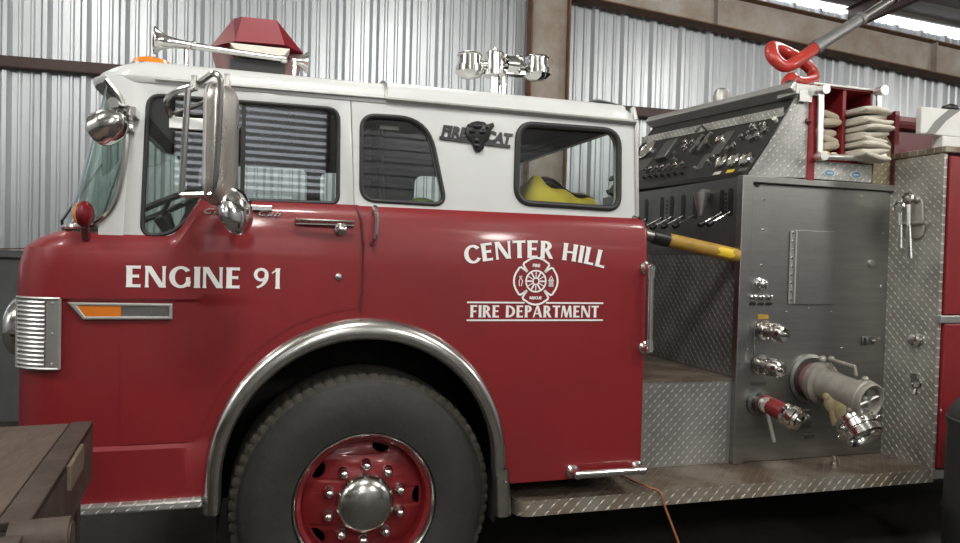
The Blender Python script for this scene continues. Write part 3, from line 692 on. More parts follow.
def lettering(name, text, x0, x1, place, parent, gap=.10):
    widths = [glyph(c)[0]+gap for c in text]; tot = sum(widths)-gap; k = (x1-x0)/tot; mb = MB(); u = 0
    q = 0; o = None
    for c, w in list(zip(text, widths))+[(' ', 0)]:
        if c == ' ' and mb.v: o = mb.build(name, 'letter', parent); o['label'] = 'white lettering ' + text; mb = MB()
        for poly in glyph(c)[1]: q += 1; mb.prism([(x0+(u+p[0])*k, p[1]) for p in poly], place, 0, .0010+.00005*(q % 9))
        u += w
    return o
def flat_place(zb, h, y): return lambda u, v, d: (u, y-d, zb+v*h)
lettering('lettering', 'ENGINE 91', -.484, .072, flat_place(1.411, .080, -.0045), door)
MX = 1.135
def arc_place(u, v, d):
    R_ = 1.40; t = (u-MX)/R_; rr = R_+v*.076; return (MX+rr*math.sin(t), -.0022-d, 1.558-R_+rr*math.cos(t))
lettering('lettering', 'CENTER HILL', .815, 1.462, arc_place, E_)
lettering('lettering', 'FIRE DEPARTMENT', .842, 1.440, flat_place(1.299, .052, -.001), E_)
mb = MB()
for xa, xb, zc in ((.827, 1.086, 1.363), (1.186, 1.462, 1.363), (.827, 1.462, 1.287)):
    mb = MB(); mb.box(xa, xb, -.0028, -.001, zc-.0035, zc+.0035); mb.build('lettering_line', 'letter', E_)
# Maltese cross emblem
mb = MB(); EX, EZ = MX+.001, 1.457
def stroke(pts, w, closed=True, y=-.0015):
    P = [V((p[0], p[1])) for p in pts]; k = len(P); L_, R2 = [], []
    for i in range(k):
        a = P[(i-1) % k] if closed or i else P[i]; b = P[(i+1) % k] if closed or i < k-1 else P[i]
        t = (b-a).normalized(); nn = V((-t.y, t.x))*w/2; L_.append(P[i]+nn); R2.append(P[i]-nn)
    for i in range(k if closed else k-1):
        j = (i+1) % k; mb.prism([tuple(L_[i]), tuple(L_[j]), tuple(R2[j]), tuple(R2[i])], lambda u, v, d: (EX+u, y-d, EZ+v), 0, .0012)
out = []
for k in range(4):
    c = PI/2-k*PI/2; ro = .100
    def pol(r, a): return (r*math.cos(a)*1.0, r*math.sin(a)*1.0)
    out += [pol(.058, c+.765), pol(.078, c+.735), pol(.093, c+.70), pol(.097, c+.63)]
    out += [pol(.095+.007*math.cos(t*2.6), c-t) for t in (-.5, -.34, -.17, 0, .17, .34, .5)]
    out += [pol(.097, c-.63), pol(.093, c-.70), pol(.078, c-.735), pol(.058, c-.765)]
stroke(out, .0085); stroke(circ(.046, 32), .007); stroke(circ(.014, 16), .005)
for k in range(12):
    a = 2*PI*k/12; stroke([(.015*math.cos(a), .015*math.sin(a)), (.042*math.cos(a), .042*math.sin(a))], .004 if k % 2 else .007, False)
for dx in (-.008, .008): stroke([(-.072+dx*.5, -.022), (-.070+dx, 0), (-.072-dx*.5, .022)], .004, False)      # crossed hook and axe
stroke([(-.078, .016), (-.064, .02)], .005, False)
hyd = [(.062, -.022), (.080, -.022), (.078, .012), (.071, .024), (.064, .012)]; stroke(hyd, .004); stroke([(.058, .004), (.084, .004)], .005, False); stroke([(.071, -.02), (.071, .012)], .005, False)
for body_, zz in (('FIRE', .064), ('RESCUE', -.076)):
    tm = text_mesh(body_, .019 if body_ == 'FIRE' else .016, .0006, bold=.0008); mb.mesh(tm, fn=lambda p: (EX+p[0], -.002-p[2], EZ+zz+p[1]-.002))
o = mb.build('emblem', 'letter', E_); o['label'] = 'white fire and rescue cross emblem'
# FIRE CAT badge on the white panel
mb = MB(); BX, BZ, by = .858, 2.075, .036
def bslope(x): return -.048*(x-BX)
tx = text_mesh('FIRE', .060, .004, shear=.25, bold=.003, spacing=1.05); mb.mesh(tx, fn=lambda p: (BX-.100+p[0]*.95, by-p[2], BZ-.020+p[1]*1.05+bslope(BX-.1+p[0])))
tx = text_mesh('CAT', .060, .004, shear=.25, bold=.003); mb.mesh(tx, fn=lambda p: (BX+.098+p[0]*.95, by-p[2], BZ-.020+p[1]*1.05+bslope(BX+.1+p[0])))
mb.box(BX-.160, BX+.155, by-.006, by+.004, BZ-.037, BZ-.024, fr=lambda x, y, z: (x, y, z+bslope(x)))
head = [(-.048, .0), (-.044, .022), (-.030, .038), (-.006, .046), (.022, .044), (.034, .034), (.056, .044), (.059, .036), (.048, .020), (.046, .004), (.036, -.020), (.022, -.036), (.018, -.058), (.006, -.070), (-.006, -.068), (-.014, -.054), (-.020, -.036), (-.040, -.018)]
mb.mesh(plate(head, [], .016, .005), fn=lambda p: (BX+.008+p[0]*1.1, by-.006-p[2], BZ+.006+p[1]*1.05))
for (x, z, r, sx) in ((-.022, .008, .014, 1.2), (.024, .008, .014, 1.2), (0, -.03, .016, .8), (0, -.052, .012, 1.1), (-.034, .030, .010, 1), (.046, .030, .010, 1), (0, .030, .016, 1.4)):
    mb.ball((BX+x, by-.014, BZ+.006+z), r, 0, 10, 6, (sx, .55, .8))
o = mb.build('cat_badge', 'black_badge', crewp); o['label'] = 'black FIRE CAT badge with a big cat head'
# script badge on the door
mb = MB(); tx = text_mesh('Custom Cab', .036, .003, shear=.45, bold=.0, spacing=1.2)
mb.mesh(tx, fn=lambda p: (-.085+p[0]*1.30, -.006-p[2], 1.694+p[1]*.8)); o = mb.build('script_badge', 'chrome_worn', door); o['label'] = 'chrome script badge'
# ---- door handles, lock, grab rails
def rail(name, a, b, out_, r, parent, m='chrome', base=.020):
    """grab rail: two rounded feet and a straight bar standing off the surface"""
    a, b, o_ = V(a), V(b), V(out_); d = (b-a).normalized(); mb = MB()
    mb.tube([a+o_*.9, b+o_*.9], r, 12)
    for p, s_ in ((a, -1), (b, 1)):
        mb.lathe([(0, base*1.5), (.006, base*1.5), (.012, base), (o_.length*.5, base*.9), (o_.length*.9, base*1.1), (o_.length*1.1, base*.9), (o_.length*1.18, 0)], p, o_, 14)
        mb.tube([p+o_*.9-d*s_*base*2.2, p+o_*.9+d*s_*.012], [base*.85, base*.95], 12)
    return mb.build(name, m, parent)
mb = MB(); hp = interp([(.125, -.006, 1.676), (.130, -.036, 1.680), (.20, -.044, 1.681), (.30, -.044, 1.681), (.340, -.036, 1.679)], 4); mb.tube(hp, .011, 10, flat=.7)
mb.box(.118, .345, -.010, -.004, 1.667, 1.690); mb.lathe([(.0, .026), (.012, .024), (.02, .012), (.03, .010), (.032, 0)], (.292, -.004, 1.652), (0, -1, 0), 16)
mb.build('door_handle', 'chrome', door, bevel=0)
mb = MB(); mb.lathe([(0, .015), (.008, .013), (.010, 0)], (.288, -.004, 1.462), (0, -1, 0), 12); mb.build('door_lock', 'chrome', door)
mb = MB(); mb.tube(interp([(.428, .0, 1.742), (.428, -.030, 1.735), (.432, -.036, 1.69), (.428, -.036, 1.63), (.424, -.028, 1.612), (.422, 0, 1.606)], 4), [.010]*21, 8)
mb.ball((.424, -.006, 1.604), .014); mb.ball((.428, -.004, 1.742), .013); mb.build('crew_door_handle', 'chrome', E_)
rail('grab_rail', (1.672, 0, 1.525), (1.676, 0, 1.160), (0, -.05, 0), .014, E_)
rail('grab_rail', (1.335, 0, .612), (1.655, 0, .612), (0, -.06, 0), .017, E_)
# door hinge edge: dark gap strip with chipped paint between door and crew side
mb = MB(); mb.tube([(.350, .030, 1.75), (.372, -.002, 1.700), (.385, -.003, 1.60), (.388, -.003, 1.46), (.380, -.003, 1.32)], .0055, 6); mb.build('door_gap_seal', 'red_dark', E_)
# ---- mirror on the front door
MY = -.35
mirror = bpy.data.objects.new('door_mirror', None); col.objects.link(mirror); mirror.location = (-.14, MY, 1.9); BASE[mirror.name] = V((-.14, MY, 1.9)); mirror.parent = E_; mirror.matrix_parent_inverse = Matrix.Translation(-base_of(E_)); mirror['label'] = 'tall chrome door mirror on a tube frame'
ca, sa = math.cos(math.radians(66)), math.sin(math.radians(66))
mc = V((-.142, MY, 1.912))
def mf(u, v, d): return mc + V((ca, sa, 0))*u + V((-sa, ca, 0))*(-d) + V((0, 0, v))     # d points to the mirror's back (towards +X, -Y)
mo = rpoly([(-.080, -.198), (.080, -.198), (.080, .198), (-.080, .198)], .070, 8)
mb = MB(); rows = []
for sc, d in ((.97, -.024), (1.0, -.018), (1.0, .012), (.97, .020), (.90, .026), (.5, .030)): rows.append([tuple(mf(u*sc, v*(1-(1-sc)*.45), d)) for u, v in mo])
mb.grid(rows, closed=True); mb.add(rows[-1], [list(range(len(mo)))]); mb.build('mirror_housing', 'mirror_shell', mirror)
mb = MB(); mb.add([tuple(mf(u*.93, v*.96, -.0225)) for u, v in mo], [list(range(len(mo)))]); mb.build('mirror_glass', 'chrome', mirror)
mb = MB(); mb.tube([tuple(mf(u*1.01, v*1.0, -.017)) for u, v in mo], .006, 6, closed=True); mb.build('mirror_rim', 'alu', mirror)
fx = -.128; fy = MY-.075
mb = MB(); mb.tube(interp([(-.345, .03, 2.055), (-.350, -.06, 2.085), (-.335, -.12, 2.098), (-.30, -.18, 2.110), (-.24, -.25, 2.118), (-.20, -.33, 2.128), (-.170, -.40, 2.132), (-.148, -.425, 2.118), (-.143, -.427, 2.08), (-.147, -.427, 1.95), (-.155, -.42, 1.78), (-.163, -.41, 1.745)], 5), .0105, 8)
mb.tube(interp([(-.13, -.30, 2.115), (-.18, -.20, 2.095), (-.26, -.08, 2.075), (-.335, .0, 2.06), (-.345, .04, 2.05)], 4), .008, 8)
mb.tube([(-.248, -.36, 2.08), (-.262, -.36, 1.735)], .0105, 8); mb.tube([(-.262, -.36, 1.735), (-.163, -.41, 1.738)], .010, 8)
mb.tube([(-.248, -.36, 2.075), (-.235, -.30, 2.10)], .009, 8); mb.tube([(-.20, -.38, 1.738), (-.125, -.24, 1.690), (-.10, -.02, 1.68)], .010, 8)
mb.build('mirror_arm', 'chrome_worn', mirror)
mb = MB()
for p in ((-.235, -.30, 2.112), (-.13, -.33, 2.12)):
    mb = MB(); mb.lathe([(-.02, .012), (0, .014), (.018, .008), (.03, .010), (.034, 0)], p, (0, 0, 1), 10); mb.build('clamp_nut', 'alu', mirror)
mb = MB(); mb.box(-.350, -.12, .022, .040, 2.010, 2.055); mb.build('mirror_bracket', 'alu_bright', mirror, bevel=.003)
mb = MB(); mb.box(-.12, .03, -.014, .0, 1.712, 1.734); mb.build('mirror_bracket', 'chrome_worn', mirror, bevel=.003)
mb = MB(); cm = V((-.090, -.33, 1.690)); cax = V((.80, -.58, .15)).normalized()
mb.lathe([(-.012, .078), (0, .082), (.008, .078), (.020, .060), (.028, .030), (.030, 0)], cm, cax, 28); e1 = cax.cross(V((0, 0, 1))).normalized(); e2 = cax.cross(e1)
for a in (PI/2, PI/2+2*PI/3, PI/2-2*PI/3): mb.tube([cm+cax*.032, cm+cax*.026+(e1*math.cos(a)+e2*math.sin(a))*.035, cm+cax*.010+(e1*math.cos(a)+e2*math.sin(a))*.074], .007, 6)
mb.lathe([(-.013, .078), (-.016, .07), (-.018, 0)], cm, cax, 20); mb.cyl(cm-cax*.02, (-.13, -.24, 1.72), .010, 8)
o = mb.build('round_convex_mirror', 'chrome', mirror); o['label'] = 'small round convex mirror seen from its ribbed back'
# ---- spotlight, side turn lamp
mb = MB(); sc_ = V((-.520, -.15, 1.978)); sax = V((.62, -.52, .30)).normalized()
mb.lathe([(a*.84, r*.84) for a, r in ((-.045, .058), (-.050, .070), (-.036, .074), (-.028, .071), (.0, .070), (.03, .062), (.055, .045), (.072, .026), (.082, .010), (.084, 0))], sc_, sax, 32, mats=[1, 0, 0, 0, 0, 0, 0, 0, 0])
mb.lathe([(-.042, .055), (-.049, .025), (-.050, 0)], sc_, sax, 24, 1)
spot = mb.build('spotlight', ['chrome', 'cream'], E_); spot['label'] = 'chrome bullet spotlight by the windshield'
mb = MB(); mb.cyl((-.50, -.15, 2.05), (-.478, -.05, 2.06), .012, 8); mb.box(-.492, -.452, -.06, .038, 2.035, 2.065); mb.lathe([(-.02, .018), (.02, .018)], (-.505, -.15, 2.055), (0, 1, 0), 12); mb.box(-.482, -.468, -.01, .04, 1.985, 2.04); mb.build('spotlight_bracket', 'chrome', spot)
mb = MB(); tc_ = V((-.622, -.02, 1.674)); tax = V((.965, -.24, .03)).normalized()
mb.lathe([(-.030, 0), (-.028, .020), (-.020, .038), (-.006, .047), (.006, .047), (.020, .038), (.028, .020), (.030, 0)], tc_, tax, 24, mats=[1, 1, 1, 2, 0, 0, 0]); mb.cyl(tc_+V((0, .02, -.045)), tc_+V((0, .04, -.09)), .016, 8, 2)
o = mb.build('turn_lamp', ['red_lens', 'amber', 'red_dark'], E_); o['label'] = 'round red and amber turn lamp below the windshield'
# ---- on the roof: amber lamp, horn, beacon, twin spotlights
mb = MB(); mb.lathe([(0, .105), (.010, .105), (.012, .098), (.034, .084), (.044, .05), (.047, 0)], (-.45, .30, 2.284), (0, 0, 1), 28, mats=[1, 0, 0, 0, 0]); mb.v = [(-.45+(x+.45)*.80, .30+(y-.30)*.9, z) for x, y, z in mb.v]
o = mb.build('clearance_lamp', ['amber', 'chrome_worn'], E_); o['label'] = 'amber clearance lamp on the roof front'
mb = MB(); ha, hb = V((-.462, .47, 2.450)), V((.185, .50, 2.428)); hd = (hb-ha).normalized()
mb.lathe([(-.004, .052), (-.006, .058), (.0, .060), (.006, .052), (.025, .037), (.055, .026), (.09, .020), (.14, .017), (.145, .021), (.155, .021), (.16, .016), (.36, .013), (.52, .012), (.525, .017), (.545, .017), (.55, .012)], ha, hd, 28)
mb.lathe([(.0, .003), (.03, .018), (.05, .030), (.068, .047), (.072, .050), (.071, .046), (.05, .02), (.05, 0)], hb-hd*.08, hd, 24)
horn = mb.build('air_horn', 'chrome', E_); horn['label'] = 'long chrome air horn on the roof'
for bx_ in (-.34, .12):
    mb = MB(); mb.lathe([(0, .035), (.007, .033), (.010, .011), (.150, .010)], (bx_, .485, 2.284), (0, 0, 1), 14); mb.build('horn_bracket', 'chrome', horn)
# light bar lying across the roof, seen from its tapered end
YB0, YB1 = .78, 1.75; cxb = -.045
hexa = lambda w1, w2, zt, zm, zb, wb: [(cxb-w1, zm), (cxb-w2, zt), (cxb+w2, zt), (cxb+w1, zm), (cxb+wb, zb), (cxb-wb, zb)]
big = [(cxb-.225, 2.555), (cxb-.125, 2.70), (cxb+.105, 2.70), (cxb+.225, 2.565), (cxb+.195, 2.375), (cxb-.185, 2.375)]
small_ = [(cxb-.145, 2.545), (cxb-.088, 2.695), (cxb+.108, 2.695), (cxb+.165, 2.550), (cxb+.10, 2.48), (cxb-.10, 2.48)]
mb = MB()
f3 = lambda P, y: [(u, y, v) for u, v in P]
A_, Bm, Cc = f3([(cxb-.105, 2.565), (cxb-.075, 2.685), (cxb+.085, 2.688), (cxb+.125, 2.572)], YB0-.015), None, None
topA = f3([(cxb-.225, 2.555), (cxb-.120, 2.705), (cxb+.095, 2.708), (cxb+.220, 2.570)], YB0+.10)
mb.add(A_+topA, [[0, 1, 2, 3]], 1); mb.add(A_+topA, [[0, 4, 5, 1], [1, 5, 6, 2], [2, 6, 7, 3], [3, 7, 4, 0]], 0)
topB = f3([(cxb-.225, 2.555), (cxb-.120, 2.705), (cxb+.095, 2.708), (cxb+.220, 2.570)], YB1)
mb.add(topA+topB, [[0, 4, 5, 1], [1, 5, 6, 2], [2, 6, 7, 3]], 0); mb.add(topB, [[0, 1, 2, 3]], 0)
low = [(cxb-.225, 2.553), (cxb+.220, 2.568), (cxb+.190, 2.415), (cxb+.17, 2.370), (cxb-.16, 2.360), (cxb-.185, 2.40)]
lA, lB = f3(low, YB0+.10), f3(low, YB1); mb.add(lA+lB, [[0, 1, 2, 3, 4, 5], [11, 10, 9, 8, 7, 6]]+[[i, i+6, (i+1) % 6+6, (i+1) % 6] for i in range(6)], 2)
beacon = mb.build('light_bar', ['red_lens', 'red_lens_light', 'red_dark'], E_); beacon['label'] = 'red light bar across the roof with a faceted end'
mb = MB(); mb.box(cxb-.130, cxb+.150, YB0-.01, YB0+.11, 2.515, 2.556, fr=lambda x, y, z: (x+(.035 if z < 2.53 and x < cxb else -.03 if z < 2.53 else 0), y, z)); mb.build('end_plate', 'cream', beacon)
mb = MB(); mb.box(cxb-.13, cxb+.13, YB0+.05, YB0+.10, 2.39, 2.50); mb.build('speaker_grille', 'interior', beacon)
mb = MB(); mb.box(cxb-.17, cxb+.17, YB0+.12, YB0+.20, 2.285, 2.37); mb.box(cxb-.17, cxb+.17, YB1-.20, YB1-.12, 2.285, 2.37); mb.build('bar_foot', 'steel_dark', beacon)
# twin chrome lamps on a post
QY = .62
quad = bpy.data.objects.new('twin_roof_lamp', None); col.objects.link(quad); quad.location = (1.16, QY, 2.3); BASE[quad.name] = V((1.16, QY, 2.3)); quad.parent = E_; quad.matrix_parent_inverse = Matrix.Translation(-base_of(E_)); quad['label'] = 'pair of chrome lamps on a post on the roof'
def canlamp(x, z, r=.074):
    mb = MB(); mb.lathe([(.052, 0), (.050, r*.86), (.046, r*.95), (.040, r*.98), (.036, r*.92), (-.012, r*.92), (-.016, r*1.10), (-.046, r*1.10), (-.052, r*1.0), (-.066, r*.75), (-.074, 0)], (x, QY, z), (0, .05, 1), 28)
    mb.build('lamp_can', 'chrome', quad)
canlamp(.985, 2.535, .066); canlamp(1.352, 2.560, .066)
mb = MB(); mb.lathe([(.06, 0), (.058, .045), (.05, .052), (-.03, .050), (-.035, .060), (-.06, .060), (-.07, .03), (-.07, 0)], (1.120, QY, 2.548), (0, 0, 1), 20)
mb.lathe([(-.03, .045), (.03, .045)], (1.205, QY-.02, 2.548), (1, 0, 0), 16); mb.ball((1.12, QY, 2.622), .014); mb.ball((1.24, QY-.03, 2.575), .026); mb.ball((1.23, QY-.03, 2.52), .022); mb.cyl((1.16, QY-.05, 2.58), (1.27, QY-.05, 2.54), .012, 8); mb.box(1.15, 1.28, QY-.03, QY+.03, 2.50, 2.52)
mb.cyl((1.00, QY, 2.540), (1.30, QY, 2.552), .018, 10); mb.build('swivel', 'chrome', quad)
mb = MB(); mb.cyl((1.165, QY, 2.29), (1.165, QY, 2.52), .026, 16); mb.lathe([(0, .07), (.012, .065), (.016, .035)], (1.165, QY, 2.293), (0, 0, 1), 20); mb.box(1.10, 1.13, QY-.02, QY+.02, 2.40, 2.50); mb.build('lamp_post', 'chrome', quad)

# ------------------------------------------------------------------ running board
mb = MB(); bo = rpoly([(1.075, -.005), (3.42, -.005), (3.42, .42), (1.075, .42)], [.07, 0, 0, 0], 8)
mb.prism(bo, lambda u, v, d: (u, v, d), .430, .492)
rbd = mb.build('running_board', ['tread_xy'], E_); rbd['label'] = 'tread plate running board along the pump side'
mb = MB(); lipo = [(x, y) for x, y in bo if y < .08]
a, b = [], []
for x, y in [(1.075, .42)] + rpoly([(1.075, .42), (1.075, -.005), (3.42, -.005)], [0, .07, 0], 8)[1:-1] + [(3.42, -.005)]: a.append((x, y-.003, .426)); b.append((x, y-.003, .494))
mb.grid([a, b], smooth=True); mb.build('board_lip', 'tread_lip', rbd)
# ------------------------------------------------------------------ pump house
PX0, PX1, PY, PZT = 2.41, 3.41, .305, 2.017
mb = MB(); mb.box(PX0+.012, PX1, PY+.035, 1.93, .494, PZT-.01); mb.build('pump_house', 'steel_dark', E_)
# step box in the walkway
mb = MB(); mb.box(1.72, PX0+.0, .330, 2.0, .494, .935); mb.build('walkway_step', 'tread_xz', E_)
mb = MB(); mb.box(1.72, PX0-.002, .325, 2.0, .936, .945); mb.build('walkway_tread', 'tread_xy', E_)
mb = MB(); mb.box(PX0-.03, PX0-.004, .326, .336, .494, .93); mb.build('step_edge_strip', 'alu', E_)
# wall facing the walkway: lever panel above, tread plate below
mb = MB(); mb.box(PX0-.002, PX0+.012, PY+.02, 1.93, 1.60, PZT); lev = mb.build('lever_panel', 'steel_dark', E_); lev['label'] = 'dull stainless lever panel facing the walkway'
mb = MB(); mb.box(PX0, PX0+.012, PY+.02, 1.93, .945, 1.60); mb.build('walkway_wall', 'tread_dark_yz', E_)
def yz_at(fx_): return fx_
slots = [(1.29, 1), (1.10, 1), (.985, 1), (.86, 1), (.735, 1), (.480, 1), (.405, 1)]
for i, (y, _) in enumerate(slots):
    z0, z1 = 1.838-.006*i*0, 1.955
    mb = MB(); mb.mesh(plate(rpoly([(y-.019, 1.81), (y+.019, 1.81), (y+.019, 1.962), (y-.019, 1.962)], .017, 4), [], .004), fn=lambda p: (PX0-.003+p[2], p[0], p[1])); sl = mb.build('lever_slot', 'black', lev)
    mb = MB(); k0 = V((PX0, y, 1.835)); k1 = V((PX0-.115, y-.0, 1.775)); mb.tube([k0, k1], .0045, 8, 0); mb.lathe([(-.01, .006), (-.002, .016), (.018, .019), (.034, .015), (.04, 0)], k1, k1-k0, 12, 1); mb.build('lever', ['chrome', 'black'], sl)
mb = MB(); mb.lathe([(.05, .040), (.052, .043), (.042, .041), (-.01, .032), (-.08, .012), (-.084, 0)], (PX0-.045, .615, 1.90), (0, 0, 1), 20); mb.box(PX0-.05, PX0, .60, .63, 1.93, 1.97); mb.build('funnel_holder', 'alu', lev)
for y in (.445, 1.04):
    mb = MB()
    for k in range(5): mb.box(PX0-.004, PX0-.002, y-.008, y+.008, 1.83+k*.024, 1.842+k*.024)
    mb.build('lever_tag', 'black', lev)
# gauge console: leaning back above the lever panel
CU = V((.34, 0, .47)).normalized(); CN = V((-CU.z, 0, CU.x)); CO = V((PX0, 0, PZT-.002))
def cp(y, v, d=0.): return CO + CU*v + CN*d + V((0, y, 0))
def tilt(y): return 1+(y-.31)*.13        # the far end of the console sits a little higher
mb = MB(); q = [cp(.31, 0), cp(1.93, .045), cp(1.93, .72), cp(.31, .60)]; q2 = [p+V((.10, 0, -.05)) for p in q]
mb.add([tuple(p) for p in q+q2], [[0, 1, 2, 3], [7, 6, 5, 4], [0, 4, 5, 1], [1, 5, 6, 2], [2, 6, 7, 3], [3, 7, 4, 0]])
con = mb.build('gauge_console', 'panel_black', E_); con['label'] = 'black sloping gauge console above the lever panel'
mb = MB(); q = [cp(.31, .415, .003), cp(1.93, .525, .003), cp(1.93, .565, .003), cp(.31, .455, .003)]; q2 = [cp(.31, .455, .03), cp(1.93, .565, .03)]
mb.add([tuple(p) for p in q]+[tuple(p) for p in q2], [[0, 1, 2, 3], [3, 2, 5, 4], [0, 1, 5, 4]]); mb.build('console_light_strip', 'tread_yz', con)
mb = MB(); q = []
for y, t in ((.285, .565), (1.95, .70)):
    for v_, d_ in ((t-.02, .0), (t-.02, .075), (t+.028, .075), (t+.04, .0)): q.append(tuple(cp(y, v_, d_)))
mb.add(q, [[0, 1, 2, 3], [7, 6, 5, 4], [0, 4, 5, 1], [1, 5, 6, 2], [2, 6, 7, 3], [3, 7, 4, 0]]); o = mb.build('console_hood', 'alu_bright', con, bevel=.006); o['label'] = 'grey hood rail along the console top'
mb = MB(); mb.add([tuple(p) for p in (cp(.31, 0, .002), cp(1.93, .045, .002), cp(1.93, .061, .02), cp(.31, .016, .02))], [[0, 1, 2, 3]]); mb.build('console_sill', 'steel_dark', con)
# near end: triangular tread plate with a bright edge strip
mb = MB(); tri = [(PX0+.035, PZT+.0), (PX1-.56, PZT+.015), (PX1-.575, 2.48), (2.735, 2.476)]
mb.prism(tri, lambda u, v, d: (u, d, v), PY-.004, PY+.01); mb.build('console_end_plate', 'tread_bright', E_)
mb = MB(); mb.prism([(2.425, PZT), (2.475, PZT), (2.775, 2.44), (2.735, 2.455)], lambda u, v, d: (u, d, v), PY-.010, PY-.004); mb.build('end_plate_edge', 'tread_xz', E_)
mb = MB(); mb.lathe([(0, .018), (.012, .016), (.02, .008), (.022, 0)], (2.80, PY-.004, 2.335), (0, -1, 0), 12); mb.build('end_plate_knob', 'red_dark', E_)
mb = MB(); mb.box(2.70, 2.84, PY-.03, PY+.12, 2.470, 2.525); mb.box(2.72, 2.80, PY-.034, PY-.03, 2.43, 2.50); mb.build('hood_end_cap', 'alu', E_, bevel=.006)
# gauges and controls on the console
def gauge(y, v, r, m=1):
    mb = MB(); o_ = cp(y, v); mb.lathe([(0, r*1.15), (.014, r*1.15), (.020, r*1.02), (.016, r*.92), (.013, r*.9)], o_, CN, 22, 0); mb.f.pop(); mb.mi.pop(); mb.sm.pop()
    mb.lathe([(.010, r*.95), (.0135, r*.9), (.0136, 0)], o_, CN, 22, m); 
    e1 = V((0, 1, 0)); a = random.uniform(.5, 2.6); mb.tube([o_+CN*.016, o_+CN*.016+(e1*math.cos(a)+CU*math.sin(a))*r*.75], .0025, 4, 2)
    return mb.build('gauge', ['chrome', 'gauge_face', 'black'], con)
def cbox(name, y0, y1, v0, v1, d, m, bev=.004):
    mb = MB(); q = [tuple(cp(y, v, dd)) for dd in (-.002, d) for y, v in ((y0, v0), (y1, v0), (y1, v1), (y0, v1))]
    mb.add(q, [[0, 1, 2, 3], [7, 6, 5, 4]]+[[i, i+4, (i+1) % 4+4, (i+1) % 4] for i in range(4)]); return mb.build(name, m, con, bevel=bev)
def cknob(y, v, r, h, m='chrome'):
    mb = MB(); mb.lathe([(0, r), (h*.3, r), (h*.4, r*.55), (h*.7, r*.6), (h*.8, r*.95), (h, r*.85), (h*1.04, 0)], cp(y, v), CN, 12); return mb.build('knob', m, con)
for y, v in ((.606, .140), (.489, .132), (.380, .122)): gauge(y, v, .040)
for (y, v), m in zip(((.585, .058), (.466, .057), (.355, .053)), ('white_label', 'yellow_bright', 'steel_dark')): cbox('gauge_tag', y-.032, y+.032, v-.011, v+.011, .003, m, 0)
gauge(1.74, .43, .075, 1); gauge(.80, .345, .030)
cbox('switch_box', 1.31, 1.45, .27, .43, .035, 'steel_dark'); cbox('placard', 1.55, 1.85, .22, .33, .003, 'steel_dark', 0); cbox('placard', .70, .80, .22, .40, .004, 'steel_dark', 0)
cbox('placard', .79, .86, .12, .24, .004, 'steel_dark', 0)
for y, v in ((.97, .32), (.888, .322)): 
    mb = MB(); mb.tube([cp(y+.05, v-.05, .02), cp(y-.03, v+.05, .05)], .014, 8); mb.cyl(cp(y, v), cp(y, v, .03), .018, 8); mb.build('pull_handle', 'steel', con)
for y, v in ((1.10, .37), (1.16, .34), (1.02, .37), (1.20, .39)): cknob(y, v, .020, .03)
for k in range(7): cknob(1.50-.08*k, .198-.004*k, .017, .035, 'chrome' if k % 2 else 'steel_dark'); cknob(1.46-.08*k, .13-.004*k, .012, .025, 'black')
for y, v in ((.568, .315), (.540, .345), (.50, .30), (.462, .28), (.456, .336), (.43, .37), (.52, .38), (.60, .27), (.63, .235), (.585, .24), (.39, .33), (.41, .29)): cknob(y, v, random.choice((.013, .018, .022)), random.uniform(.015, .035), random.choice(('chrome', 'steel', 'steel_dark')))
for y, v in ((.72, .19), (.75, .16), (.84, .12), (1.19, .25), (1.25, .31)): cknob(y, v, .014, .025, 'steel')
for k in range(4): cbox('switch', 1.98-.09*k, 2.03-.09*k, .17, .21, .02, 'steel_dark')
mb = MB(); mb.lathe([(0, .012), (.03, .014), (.036, .0)], cp(.345, .385), CN-V((0, .3, 0)), 10); mb.build('corner_lamp', 'cream', con)
mb = MB(); mb.tube([cp(1.05, .47), cp(1.05, .47, .05), cp(1.05, .41, .06)], .008, 6); mb.build('hook', 'chrome', con)
# yellow safety bar across the walkway
sb0, sb1 = V((1.70, .34, 1.718)), V((PX0-.01, .325, 1.598)); sd = (sb1-sb0).normalized()
mb = MB(); mb.tube([sb0+sd*.28, sb1], [.036, .038], 16, 0); mb.tube([sb0+sd*.20, sb0+sd*.29], .038, 14, 1); mb.tube([sb0, sb0+sd*.20], .030, 14, 2); mb.lathe([(0, .037), (.012, .040), (.024, .037)], sb0+sd*.13, sd, 14, 2)
ybar = mb.build('safety_bar', ['yellow_paint', 'black', 'steel_dark'], E_); ybar['label'] = 'worn yellow safety bar across the walkway'
mb = MB()
pc = sb0+sd*.62; e1 = V((0, -1, 0)); e2 = sd.cross(e1)
rows = [[tuple(pc+sd*(u+.010*math.sin(7*t))+ (e1*math.cos(t)+e2*math.sin(t))*.0385) for t in [-.35+1.3*j/8-.3 for j in range(9)]] for u in (-.045, -.02, .01, .045)]
mb.grid(rows); mb.build('bar_highlight', 'yellow_bright', ybar)  # bar's highlight painted on as a brighter yellow patch
